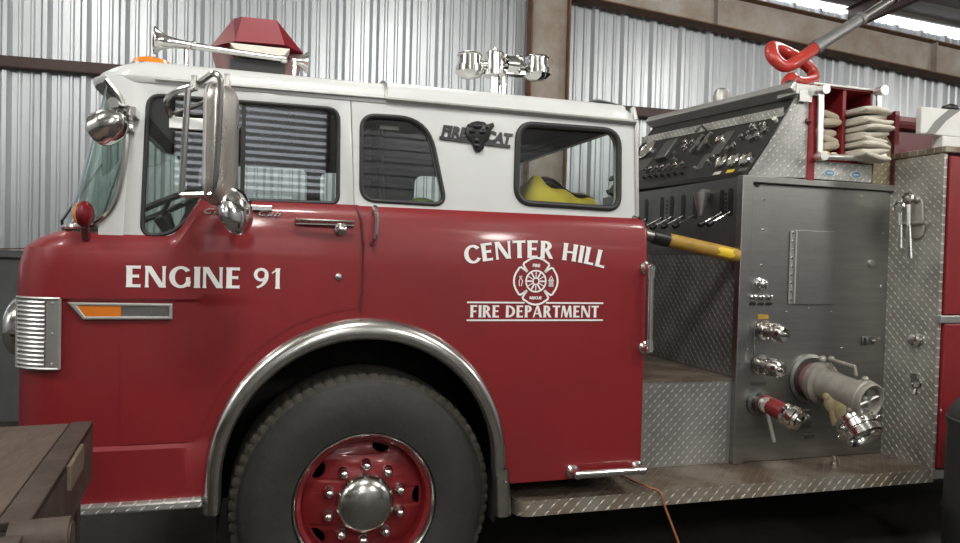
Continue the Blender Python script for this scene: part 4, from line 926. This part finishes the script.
# ---- side pump panel
mb = MB(); mb.box(PX0+.05, PX1-.005, PY+.012, PY+.035, .496, PZT-.035); pan = mb.build('pump_panel', 'steel', E_); pan['label'] = 'stained stainless pump panel with valves and intakes'
mb = MB(); mb.prism([(PX0-.015, .494), (PX0+.050, .494), (PX0+.055, PZT-.03), (PX1, PZT-.03), (PX1, PZT+.005), (PX0-.012, PZT+.005)], lambda u, v, d: (u, d, v), PY-.012, PY+.036)
mb.build('panel_frame', 'steel', pan, bevel=.004)
def px(x, z, d=0.): return V((x, PY+.012-d, z))
mb = MB(); mb.box(2.752, 3.022, PY+.000, PY+.012, 1.343, 1.746); hd_ = mb.build('access_plate', 'steel', pan, bevel=.002)
mb = MB(); mb.cyl(px(2.757, 1.35, .014), px(2.757, 1.74, .014), .006, 8); mb.box(2.725, 2.755, PY+.005, PY+.009, 1.345, 1.742); mb.build('piano_hinge', 'alu', hd_)
bolt = MB(); bolt.lathe([(0, .007), (.004, .006), (.005, 0)], (0, 0, 0), (0, -1, 0), 8); bme_ = bolt.data('bolt', 'chrome')
for k in range(9): link('bolt', bme_, hd_, px(2.740, 1.37+k*.045, .007))
for x, z in ((2.55, 1.90), (2.55, 1.74), (2.55, 1.55), (2.50, 1.36), (2.72, 1.30), (3.02, 1.30), (2.87, 1.32), (3.20, 1.95), (3.36, 1.75), (3.36, 1.45), (3.36, 1.15), (2.48, 1.10), (2.48, .80), (3.36, .85), (3.34, .60), (3.10, 1.10)): link('bolt', bme_, pan, px(x, z))
mb = MB(); mb.lathe([(0, .022), (.008, .022), (.010, 0)], px(3.285, 1.575), (0, -1, 0), 14); mb.build('panel_plug', 'chrome_worn', pan)
mb = MB(); mb.lathe([(0, .034), (.01, .034), (.014, .026), (.022, .030), (.036, .026), (.044, .012), (.045, 0)], px(2.545, 1.450), (0, -1, 0), 18); mb.box(2.515, 2.575, PY+.0, PY+.012, 1.425, 1.435); mb.build('drain_knob', 'chrome', pan)
for k in range(3):
    mb = MB(); x = 2.500+k*.052; mb.lathe([(0, .014), (.012, .013), (.016, .008), (.03, .008), (.032, 0)], px(x, 1.378), (0, -1, .3), 10); mb.build('test_plug', 'chrome', pan)
    mb = MB(); mb.mesh(plate(rpoly([(x-.022, 1.335), (x+.018, 1.335), (x+.022, 1.352), (x-.018, 1.352)], .008, 3), [], .004), fn=side(PY+.010)); mb.build('plug_tag', 'black', pan)
mb = MB(); mb.mesh(plate(rpoly([(2.535, 1.262), (2.605, 1.262), (2.605, 1.287), (2.535, 1.287)], .008, 3), [], .004), fn=side(PY+.010)); mb.build('gold_tag', 'yellow_paint', pan)
def cap(x, z, r, l, ax=(0, -1, 0)):
    """discharge with a chrome cap: collar, lugs, ribbed rim"""
    mb = MB(); o_ = px(x, z); a = V(ax).normalized()
    mb.lathe([(0, r*1.25), (.012, r*1.25), (.016, r*.9), (l*.40, r*.9), (l*.42, r*1.12), (l*.56, r*1.12), (l*.58, r*.92), (l*.74, r*.92), (l*.76, r*1.02), (l*.95, r*1.0), (l, r*.8), (l*.98, r*.3), (l*1.05, r*.25), (l*1.06, 0)], o_, a, 24)
    q = V((0, 0, 1)); e1 = a.cross(q).normalized(); e2 = a.cross(e1)
    for k in range(4):
        t = PI/4+k*PI/2; c = o_+a*(l*.49)+(e1*math.cos(t)+e2*math.sin(t))*r*1.12; mb.ball(tuple(c), r*.2)
    return mb.build('discharge_cap', 'chrome_worn', pan)
cap(2.575, 1.205, .043, .15, (.12, -1, -.08)); cap(2.560, 1.020, .043, .15, (.12, -1, -.08))
mb = MB(); mb.tube([px(2.512, 1.25, .012), px(2.512, .99, .012), px(2.545, .97, .012)], .004, 6); mb.build('drain_chain', 'chrome_worn', pan)
# red discharge valve with swinging lever
mb = MB(); o_ = px(2.555, .815)
mb.lathe([(0, .072), (.014, .072), (.018, .052), (.05, .050)], o_, (0, -1, 0), 22, 1)
path = interp([o_, o_+V((.006, -.05, 0)), o_+V((.028, -.11, -.012)), o_+V((.055, -.18, -.035))], 4); mb.tube(path, .048, 18, 0)
valve = mb.build('discharge_valve', ['valve_red', 'steel_dark'], pan); valve['label'] = 'red discharge valve with chrome cap and lever'
e_ = path[-1]; ax = (path[-1]-path[-3]).normalized()
mb = MB(); mb.lathe([(-.03, .055), (-.01, .058), (-.005, .050), (.012, .050), (.014, .064), (.036, .064), (.040, .056), (.056, .054), (.058, .045), (.05, .03), (.05, .012), (.065, .010), (.066, 0)], e_, ax, 24); mb.build('valve_cap', 'chrome', valve)
mb = MB(); lv0 = o_+V((-.005, -.075, -.0)); mb.lathe([(-.02, .040), (.01, .042), (.022, .034), (.028, 0)], lv0, (-.35, -1, -.1), 18); mb.tube([lv0+V((0, -.01, -.03)), lv0+V((.035, -.03, -.19))], .010, 8); mb.build('valve_lever', 'alu_bright', valve)
mb = MB(); mb.box(2.512, 2.60, PY+.004, PY+.012, .905, .925); mb.build('valve_tag', 'steel_dark', pan)
# large intake with siamese fitting
io = px(2.885, .935)
mb = MB(); mb.lathe([(0, .135), (.014, .135), (.02, .118), (.03, .118)], io, (0, -1, 0), 32); fl = mb.build('intake_flange', 'steel_dark', pan)
mb = MB(); mb.lathe([(.02, .095), (.07, .095)], io, (.08, -1, -.10), 28, 0); mb.lathe([(.06, .110), (.10, .112), (.105, .100), (.11, .090)], io, (.08, -1, -.10), 28, 1)
p1 = io+V((.006, -.10, -.010)); p2 = io+V((.038, -.335, -.046))
mb.tube([p1, p1.lerp(p2, .5), p2], [.086, .080, .078], 24, 1)
d1 = (p2-p1).normalized(); mb.lathe([(-.03, .085), (-.02, .097), (.015, .099), (.02, .094), (.045, .094), (.05, .085), (.042, .072), (.02, .070), (.015, 0)], p2, d1, 30, 1)
for k in range(3):
    e1 = d1.cross(V((0, 0, 1))).normalized(); e2 = d1.cross(e1); t = .6+k*2*PI/3; mb.ball(tuple(p2+d1*.0+(e1*math.cos(t)+e2*math.sin(t))*.10), .018, 1)
for k in range(2): mb.ball(tuple(io+V((.03*k+.01, -.085, .115-.24*k))), .022, 1)
intake = mb.build('intake_siamese', ['faded_red', 'pipe_grey'], pan); intake['label'] = 'large weathered grey intake pipe with two mouths'
mb = MB()
for a in range(4): t = a*PI/2+.3; e1 = d1.cross(V((0, 0, 1))).normalized(); e2 = d1.cross(e1); mb.tube([p2+d1*.03, p2+d1*.03+(e1*math.cos(t)+e2*math.sin(t))*.07], .009, 6)
mb.lathe([(0.02, .03), (.035, .022), (.04, 0)], p2, d1, 14); mb.build('swivel_handle', 'alu', intake)
mb = MB(); h0 = p1+V((.02, -.03, .085)); mb.tube([h0, h0+V((.0, -.005, .045)), h0+V((.02, -.14, .030)), h0+V((.022, -.145, -.015))], .011, 8, 0); mb.ball(tuple(h0+V((0, 0, .05))), .018); mb.build('bail_handle', 'pipe_grey', intake)
q0 = p1.lerp(p2, .35)+V((0, 0, -.02)); q1 = q0+V((.012, -.20, -.205)); d2 = (q1-q0).normalized()
mb = MB(); mb.tube([q0, q0.lerp(q1, .55)], [.066, .074], 20); mb.ball(tuple(q0+V((-.035, -.02, -.05))), .05, 0, 14, 8, (1, .9, 1.2)); mb.ball(tuple(q0+V((-.06, -.01, -.02))), .03); mb.cyl(q0+V((-.05, -.03, -.05)), q0+V((-.03, -.04, -.16)), .026, 10); mb.build('branch_pipe', 'pipe_tan', intake)
mb = MB(); c0 = q0.lerp(q1, .55); mb.lathe([(-.01, .088), (.0, .098), (.024, .098), (.027, .090), (.042, .090), (.044, .104), (.068, .104), (.072, .094), (.11, .097), (.115, .088), (.105, .078), (.08, .074), (.078, 0)], c0, d2, 30)
e1 = d2.cross(V((0, 0, 1))).normalized(); e2 = d2.cross(e1)
for k in range(6): t = k*PI/3; mb.ball(tuple(c0+d2*.05+(e1*math.cos(t)+e2*math.sin(t))*.107), .012)
mb.build('branch_cap', 'chrome', intake)
mb = MB(); mb.box(2.83, 2.90, PY-.0, PY+.012, .66, .76); mb.lathe([(0, .028), (.02, .026), (.03, .014), (.05, .014), (.052, 0)], px(2.865, .715), (0, -1, 0), 14); mb.box(2.87, 2.93, PY+.006, PY+.012, .60, .625); mb.build('bleeder_valve', 'steel_dark', pan)
mb = MB(); mb.box(3.235, 3.315, PY+.0, PY+.012, 1.115, 1.165); mb.box(3.245, 3.270, PY-.02, PY+.0, 1.12, 1.16); mb.ball((3.29, PY-.02, 1.14), .014); mb.build('panel_latch', 'steel_dark', pan, bevel=.003)
mb = MB(); mb.lathe([(0, .02), (.03, .018), (.034, 0)], px(3.345, .775), (0, -1, 0), 10); mb.build('panel_stud', 'chrome', pan)
mb = MB(); mb.lathe([(0, .022), (.018, .022), (.02, .014), (.05, .014), (.055, 0)], (2.93, .16, .492), (0, 0, 1), 12); mb.build('step_bolt', 'chrome_worn', rbd)
# ---- crosslay hose tray above the panel
TX0, TX1, TY = 2.850, 3.245, PY
mb = MB(); mb.box(TX0-.03, TX1+.005, TY-.004, TY+.010, PZT+.010, 2.128); tp = mb.build('tray_apron', 'tread_bright', E_, bevel=.003)
for x in (2.955, 3.135):
    mb = MB(); mb.lathe([(0, .036), (.004, .036), (.005, 0)], (x, TY-.004, 2.065), (0, -1, 0), 24, 0); mb.lathe([(.004, .030), (.006, .029), (.0065, 0)], (x, TY-.004, 2.065), (0, -1, 0), 20, 1); mb.v = [(x+(p[0]-x)*1.05, p[1], 2.065+(p[2]-2.065)*.55) for p in mb.v]; mb.box(x-.018, x+.018, TY-.0115, TY-.010, 2.062, 2.067); mb.build('oval_label', ['label_pale', 'label_blue'], tp)
mb = MB(); mb.box(TX0-.045, TX0+.0, TY-.012, 1.95, PZT+.0, 2.535); mb.box(TX1+.0, TX1+.015, TY+.02, 1.95, 2.13, 2.54); mb.box(3.045, 3.066, TY+.01, 1.95, 2.14, 2.538); mb.box(TX0, TX1, 1.9, 1.95, 2.13, 2.50); mb.box(TX0, TX1, TY+.01, 1.95, 2.128, 2.140); mb.box(TX0, TX1+.01, TY+.0, 1.95, 2.530, 2.538)
tray = mb.build('hose_tray', 'red', E_); tray['label'] = 'red crosslay hose tray open to the side'
mb = MB(); mb.box(TX0-.02, TX1+.03, TY-.01, TY+.06, 2.538, 2.548); mb.build('tray_top_edge', 'alu', tray)
mb = MB(); mb.tube([(TX0+.012, TY-.035, 2.145), (TX0+.004, TY-.035, 2.49)], .017, 10); mb.tube([(TX0-.005, TY-.035, 2.145), (TX1+.03, TY-.035, 2.158)], .016, 10); mb.tube([(TX1+.012, TY-.035, 2.158), (TX1+.0, TY-.035, 2.53)], .014, 10)
for p in ((TX0+.008, TY-.035, 2.145), (TX0+.004, TY-.035, 2.50), (TX1+.012, TY-.035, 2.158), (TX1+.0, TY-.035, 2.53)): mb.lathe([(-.02, .026), (.02, .026), (.04, .022)], (p[0], p[1]-.02, p[2]), (0, 1, 0), 12)
mb.build('roller_frame', 'alu_bright', tray)
# tread plate and red bulkhead right of the tray
mb = MB(); mb.prism([(3.27, PZT+.01), (3.41, PZT+.01), (3.41, 2.24), (3.31, 2.36), (3.27, 2.36)], lambda u, v, d: (u, d, v), PY+.012, PY+.02); mb.build('stained_gusset', 'tread_gold', E_)
mb = MB(); mb.box(3.395, 3.425, PY-.01, PY+.05, PZT, 2.44); mb.build('red_post', 'red_dark', E_)
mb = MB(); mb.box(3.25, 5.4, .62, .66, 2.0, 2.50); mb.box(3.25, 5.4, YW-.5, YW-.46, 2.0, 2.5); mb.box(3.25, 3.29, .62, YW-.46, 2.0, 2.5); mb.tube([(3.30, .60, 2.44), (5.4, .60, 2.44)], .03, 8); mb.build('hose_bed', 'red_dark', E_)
# ---- rear body: tread plate end, red compartment doors
RX = 3.405
mb = MB(); mb.box(RX, RX+.02, -.012, PY+.02, .492, 2.165); rbp = mb.build('body_end_plate', 'tread_yz', E_); rbp['label'] = 'tread plate end wall of the rear body'
mb = MB(); mb.box(RX-.012, 5.4, -.03, .62, 2.165, 2.200); mb.build('body_top', 'tread_xy', E_, bevel=.006)
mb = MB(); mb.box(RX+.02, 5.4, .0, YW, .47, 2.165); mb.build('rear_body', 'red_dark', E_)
for x0 in (RX+.02, 4.36):
    for z0, z1 in ((.50, 1.270), (1.315, 2.150)):
        mb = MB(); mb.box(x0+.008, x0+.93, -.030, .0, z0, z1); d_ = mb.build('compartment_door', 'red', E_, bevel=.008)
        mb = MB(); mb.lathe([(0, .03), (.02, .028), (.03, .01), (.032, 0)], (x0+.85, -.03, (z0+z1)/2), (0, -1, 0), 14); mb.build('door_latch', 'chrome', d_)
mb = MB(); mb.box(RX-.004, 5.4, -.034, -.0, 1.272, 1.312); mb.build('body_band', 'alu', E_, bevel=.004)
mb = MB(); mb.box(RX+.0, 5.4, -.020, .03, .445, .492); mb.build('body_sill', 'alu', E_)
mb = MB(); mb.lathe([(0, .034), (.008, .034), (.012, .020), (.03, .020), (.034, .032), (.052, .030), (.058, .012), (.059, 0)], (RX, .094, 1.169), (-1, 0, 0), 20); mb.build('door_knob', 'chrome', rbp)
mb = MB(); mb.tube([(RX-.005, .10+.028*math.cos(t), .935+.028*math.sin(t)) for t in [2*PI*i/16 for i in range(16)]], .006, 6, closed=True); mb.box(RX-.02, RX, .085, .125, .955, .985); mb.tube([(RX-.006, .10, .90), (RX-.012, .10, .875)], .012, 8); mb.build('pull_ring', 'chrome', rbp)
mb = MB(); mb.mesh(plate(rpoly([(.085, 1.76), (.10, 1.72), (.19, 1.72), (.215, 1.78), (.21, 1.90), (.16, 1.95), (.10, 1.93)], .03, 4), [], .02, .004), fn=lambda p: (RX-.012+p[2], p[0], p[1])); mb.ball((RX-.03, .19, 1.935), .028, 0, 12, 8, (.7, 1, .8)); mb.ball((RX-.03, .12, 1.93), .024, 0, 12, 8, (.7, 1, .8)); mb.tube([(RX-.03, .23, 1.80), (RX-.035, .05, 1.80)], .010, 8); mb.build('wrench_bracket', 'pipe_grey', rbp)
mb = MB(); mb.lathe([(0, .055), (.13, .055), (.16, .045), (.175, .02), (.178, 0)], (2.892, 1.2, 2.54), (0, 0, 1), 20); mb.build('breather_cowl', 'alu', E_)
mb = MB(); mb.lathe([(0, .03), (.02, .03), (.05, .022), (.06, 0)], (2.775, .42, 2.525), (0, 0, 1), 12); mb.build('rubber_stop', 'black', E_)

# ================================================================== THINGS ON AND AROUND THE ENGINE
# hydrant wrenches hanging on the bracket
for k, (y, zt, zb, lean, lab) in enumerate(((.200, 1.86, 1.665, .0, 'left hydrant wrench hanging on the tread plate bracket'), (.135, 1.90, 1.61, .0, 'right hydrant wrench with a hooked head hanging on the tread plate bracket'))):
    mb = MB(); xx = RX-.055-.012*k
    mb.tube([(xx, y, zt), (xx, y-.006, (zt+zb)/2+.03)], .011, 8); mb.tube([(xx, y-.006, (zt+zb)/2+.03), (xx, y-.008-.012*k, zb)], [.012, .017], 8, flat=.6)
    mb.tube([(xx, y+.032*math.cos(t)+.01, zt+.03+.030*math.sin(t)) for t in [-.6+4.4*i/12 for i in range(13)]], .009, 8)
    tag(mb.build('hydrant_wrench', 'chrome_worn'), lab, 'wrench', 'hydrant wrenches on the bracket')
# folded hose, right bay: one flat ribbon folded back and forth
def folded_hose(name, x0, x1, z0, layers, th, y_front, y_back, m, label, amp, seed, ends=None):
    rnd = random.Random(seed); mb = MB(); path = []
    fronts = [y_front+rnd.uniform(-amp, amp) for _ in range(layers)]
    z = z0+th/2
    for k in range(layers):
        yb = y_back; yf = fronts[k]; z2 = z+th*.98
        if k % 2 == 0:
            path += [(yb, z), ((yb+yf)/2, z+rnd.uniform(-.002, .002)), (yf+th*.5, z), (yf, z+th*.25), (yf-th*.1, z+th*.5), (yf, z+th*.75)]
        else:
            path += [(yf+th*.5, z), ((yb+yf)/2, z), (yb, z)]
        z += th
    # each layer is drawn as a flattened canvas tube with a bulging fold at the front
    for k in range(layers):
        zc = z0+th*(k+.5); yf = fronts[k]; xo = rnd.uniform(-.008, .008); tw = rnd.uniform(-.014, .014); wv = rnd.uniform(.92, 1.03)
        pr_ = [(y_back, 1), (yf+.16, 1), (yf+.08, 1.0), (yf+.035, 1.08), (yf+.012, 1.0), (yf-.004, .72), (yf-.010, .25)]
        n_ = 20; rows = []
        for y, s_ in pr_:
            row = []
            for j in range(n_):
                a = 2*PI*j/n_; ca_, sa_ = math.cos(a), math.sin(a)
                xx = (x0+x1)/2+xo+(x1-x0)/2*wv*(abs(ca_)**.55)*(1 if ca_ > 0 else -1)*(1-.12*(1-s_))
                zz = zc+th*.56*s_*(abs(sa_)**.5)*(1 if sa_ > 0 else -1)+tw*ca_*.7+.007*math.sin(22*xx+k*2.1+seed)
                row.append((xx, y, zz))
            rows.append(row)
        mb.grid(rows, closed=True); mb.add(rows[-1], [list(range(n_))], smooth=True)
    o = mb.build(name, m); tag(o, label, 'hose', 'folded hoses in the crosslay tray'); return o
folded_hose('fire_hose', 3.075, 3.262, 2.142, 9, .031, PY-.10, 1.2, 'hose_white', 'thick white stack of folded canvas hose filling the right bay of the tray', .030, 3)
folded_hose('fire_hose', 2.885, 3.040, 2.190, 5, .044, PY+.02, 1.2, 'hose_tan', 'tan folded hose with rounded ends in the left bay of the tray', .035, 11)
mb = MB(); mb.lathe([(0, .0), (.004, .022), (.02, .026), (.10, .024), (.14, .020), (.20, .020)], (2.935, PY-.01, 2.162), (.1, 1, 0), 16, 0); mb.lathe([(0, .0), (.004, .020), (.02, .022), (.16, .022)], (3.00, PY+.0, 2.162), (.0, 1, 0), 16, 1); mb.v = [(x, y, min(z, 2.184)) for x, y, z in mb.v]
tag(mb.build('hose_nozzle', ['hose_yellow', 'hose_white']), 'yellow hose end lying at the bottom of the left tray bay', 'hose end')
# red hose on the end of a grey pipe coming down from the roof
HY = .62
t = thing('overhead_pipe', 'grey metal pipe slanting from the roof with a thick red hose curled below', 'pipe', (3.15, HY, 2.6))
def hp_(x, z, dy=0.): return (x+.0, HY+dy, z)
P_ = [(3.128, 2.857, 0), (3.01, 2.780, -.03), (2.905, 2.716, -.05), (2.845, 2.705, -.05), (2.795, 2.755, -.03), (2.815, 2.820, .01), (2.894, 2.838, .05), (2.995, 2.818, .07), (3.085, 2.790, .08), (3.160, 2.745, .08), (3.160, 2.685, .06), (3.09, 2.650, .03), (2.99, 2.640, .0), (2.92, 2.640, -.04), (2.880, 2.605, -.06), (2.858, 2.555, -.07), (2.850, 2.490, -.07)]
mb = MB(); pts = interp([hp_(x, z, d) for x, z, d in P_], 5); mb.tube(pts, [.034+.004*math.sin(i*.21)**2 for i in range(len(pts))], 16); o = mb.build('hose', 'red_hose', t); o['label'] = 'thick red rubber hose curled into a loop'
g0, g1, g2 = V(hp_(3.115, 2.849)), V(hp_(3.453, 3.067)), V(hp_(4.42, 3.69))
mb = MB(); mb.tube([g0, g1], .035, 16); mb.lathe([(-.01, .044), (.03, .044), (.032, .038), (.045, .038)], g0, g1-g0, 16); mb.lathe([(-.03, .041), (.0, .041), (.004, .032)], g1, g1-g0, 16); mb.build('pipe_sleeve', 'galv', t)
mb = MB(); mb.tube([g1, g2, g2+(g2-g1).normalized()*.6+V((0, 0, .10))], .026, 12); mb.tube([g1+(g2-g1)*.16+V((0, 0, .05)), g1+(g2-g1)*.30+V((0, 0, .06)), g1+(g2-g1)*.36+V((0, 0, .04))], .014, 8); mb.lathe([(-.015, .036), (.015, .036)], g1.lerp(g2, .25), g2-g1, 12); mb.build('upper_pipe', 'steel_dark', t)
# white box with a grey strap on top of the rear body
t = thing('white_board', 'white plastic board with a grey strap standing on top of the rear body', 'board', (3.8, .25, 2.2))
mb = MB(); mb.box(3.462, 4.2, .185, .225, 2.300, 2.452); mb.build('board_panel', 'white_plastic', t, bevel=.008)
mb = MB(); mb.box(3.61, 4.2, .175, .25, 2.202, 2.299); mb.build('board_base', 'white_plastic', t, bevel=.008)
mb = MB(); mb.prism([(3.495, 2.303), (3.555, 2.303), (3.635, 2.385), (3.735, 2.451), (3.655, 2.451), (3.555, 2.375)], lambda u, v, d: (u, d, v), .1815, .1845); mb.build('band', 'band', t)  # diagonal grey band across the board face
mb = MB(); mb.ball((3.70, .215, 2.465), .045, 0, 14, 8, (1.3, .7, .55)); mb.build('black_lump', 'black', t)
# coat and safety helmet inside the cab
mb = MB(); rows = []
nx_, ny_ = 22, 14
for i in range(nx_+1):
    u = i/nx_; row = []
    for j in range(ny_+1):
        v = j/ny_; x = 1.13+.47*u; y = .16+.46*v
        e = (ss(4*u)*ss(4*(1-u))*ss(4*v)*ss(3.5*(1-v)))**.6
        h_ = (.220-.095*u)*e*(1+.16*math.sin(7*u+3*v)+.10*math.sin(17*u-5*v)+.06*math.sin(11*v))
        row.append((x, y, 1.724+h_))
    rows.append(row)
mb.grid(rows, 0); bot = [[(p[0], p[1], 1.722) for p in r] for r in rows]; mb.grid(bot, 0)
coat = mb.build('turnout_coat', ['coat']); tag(coat, 'crumpled yellow turnout coat with tan collar seen through the rear cab window', 'coat')
mb = MB(); rows = []
for i in range(13):
    u = i/12; row = []
    for j in range(7):
        v = j/6; row.append((1.27+.27*u+.02*math.sin(5*v), .26+.22*v, 1.955-.10*u-.05*abs(v-.35)+.012*math.sin(9*u)))
    rows.append(row)
mb.grid(rows); mb.grid([[(p[0], p[1], p[2]-.02) for p in r] for r in rows]); mb.build('collar', 'coat_tan', coat)
mb = MB(); mb.lathe([(0, .13), (.008, .13), (.012, .095), (.04, .09), (.075, .07), (.095, .035), (.10, 0)], (.70, .36, 1.725), (.15, -.1, 1), 24); mb.v = [(x, y, z) for x, y, z in mb.v]
tag(mb.build('safety_helmet', 'lime'), 'lime yellow safety helmet seen through the middle cab window', 'helmet')
# orange cord hanging over the running board
mb = MB(); mb.tube(interp([(1.70, .30, .50), (1.715, .12, .503), (1.74, .03, .503), (1.775, -.016, .49), (1.80, -.022, .42), (1.85, -.03, .30), (1.905, -.05, .15), (1.94, -.09, .02), (1.97, -.25, FLOOR_Z+.007), (2.2, -.7, FLOOR_Z+.007), (2.0, -1.3, FLOOR_Z+.007)], 5), .0055, 8)
tag(mb.build('extension_cord', 'orange_cord'), 'thin orange-brown cord hanging over the running board edge', 'cord')
# platform at lower left
PC = V((-.526, -.30, 0)); pd = V((.078, -.997, 0)).normalized(); pl = V((-pd.y, pd.x, 0))*-1
def PF(u, v, z): return PC + pl*u + pd*v + V((0, 0, z))        # u to the left, v towards the photographer
PZ = .984
t = thing('work_platform', 'grimy brown plank-topped steel platform at the lower left beside the engine nose', 'platform', tuple(PF(.6, .8, FLOOR_Z)))
w_ = [(.066, .27), (.275, .48), (.485, .69), (.695, .90), (.905, 1.1)]
for k, (a, b) in enumerate(w_):
    mb = MB(); mb.box(a, b-.006, .012, 2.0, PZ-.035, PZ-.003*(k % 2), fr=PF); mb.build('plank', 'deck_wood', t, bevel=.004)
mb = MB(); mb.box(0, .062, 0, .92, PZ-.02, PZ+.001, fr=PF); mb.box(0, .008, 0, .92, PZ-.19, PZ, fr=PF); mb.box(.0, .07, .99, 2.0, PZ-.19, PZ-.004, fr=PF); mb.box(0, 1.1, 0, .01, PZ-.17, PZ-.004, fr=PF); mb.build('edge_rail', 'deck_steel', t, bevel=.003)
mb = MB(); mb.box(.0, .30, .93, .985, PZ-.22, PZ-.025, fr=PF); mb.build('cross_member', 'deck_steel', t, bevel=.004)
mb = MB(); mb.box(-.012, .0, .27, .50, PZ-.075, PZ-.006, fr=PF); mb.build('pale_block', 'deck_block', t, bevel=.003)  # pale brown block on the platform's right side
mb = MB(); mb.cyl(PF(.03, .955, PZ-.035), PF(-.078, .955, PZ-.035), .046, 20); mb.cyl(PF(-.078, .955, PZ-.035), PF(-.082, .955, PZ-.035), .036, 18); mb.build('pivot_tube', 'deck_steel', t)
for u, v in ((.05, .12), (1.05, .12), (.05, 1.9), (1.05, 1.9)):
    mb = MB(); mb.box(u-.03, u+.03, v-.03, v+.03, FLOOR_Z, PZ-.035, fr=PF); mb.build('leg', 'deck_steel', t)
mb = MB(); mb.box(.02, 1.08, .10, .14, .25, .31, fr=PF); mb.box(.02, 1.08, 1.88, 1.92, .25, .31, fr=PF); mb.build('brace', 'deck_steel', t)
# black drum at the right edge
DX, DY = 3.40, -.44
t = thing('black_drum', 'black plastic drum with domed lid standing at the right edge', 'drum', (DX, DY, FLOOR_Z))
mb = MB(); mb.lathe([(0, .262), (.02, .272), (.40, .276), (.42, .284), (.45, .276), (.80, .270), (.842, .268)], (DX, DY, FLOOR_Z), (0, 0, 1), 48); mb.build('drum_body', 'drum', t)
mb = MB(); mb.lathe([(.835, .276), (.862, .278), (.868, .270), (.90, .262), (.96, .225), (.995, .15), (1.01, 0)], (DX, DY, FLOOR_Z), (0, 0, 1), 48); mb.build('domed_lid', 'drum', t)
mb = MB(); la = math.radians(226); c = V((DX+.275*math.cos(la), DY+.275*math.sin(la), .36)); mb.box(c.x-.02, c.x+.02, c.y-.02, c.y+.02, .33, .37); mb.tube([c+V((0, -.02, .01)), c+V((.03, -.03, .03)), c+V((.05, -.01, .0))], .007, 6); mb.build('clasp', 'chrome', t)
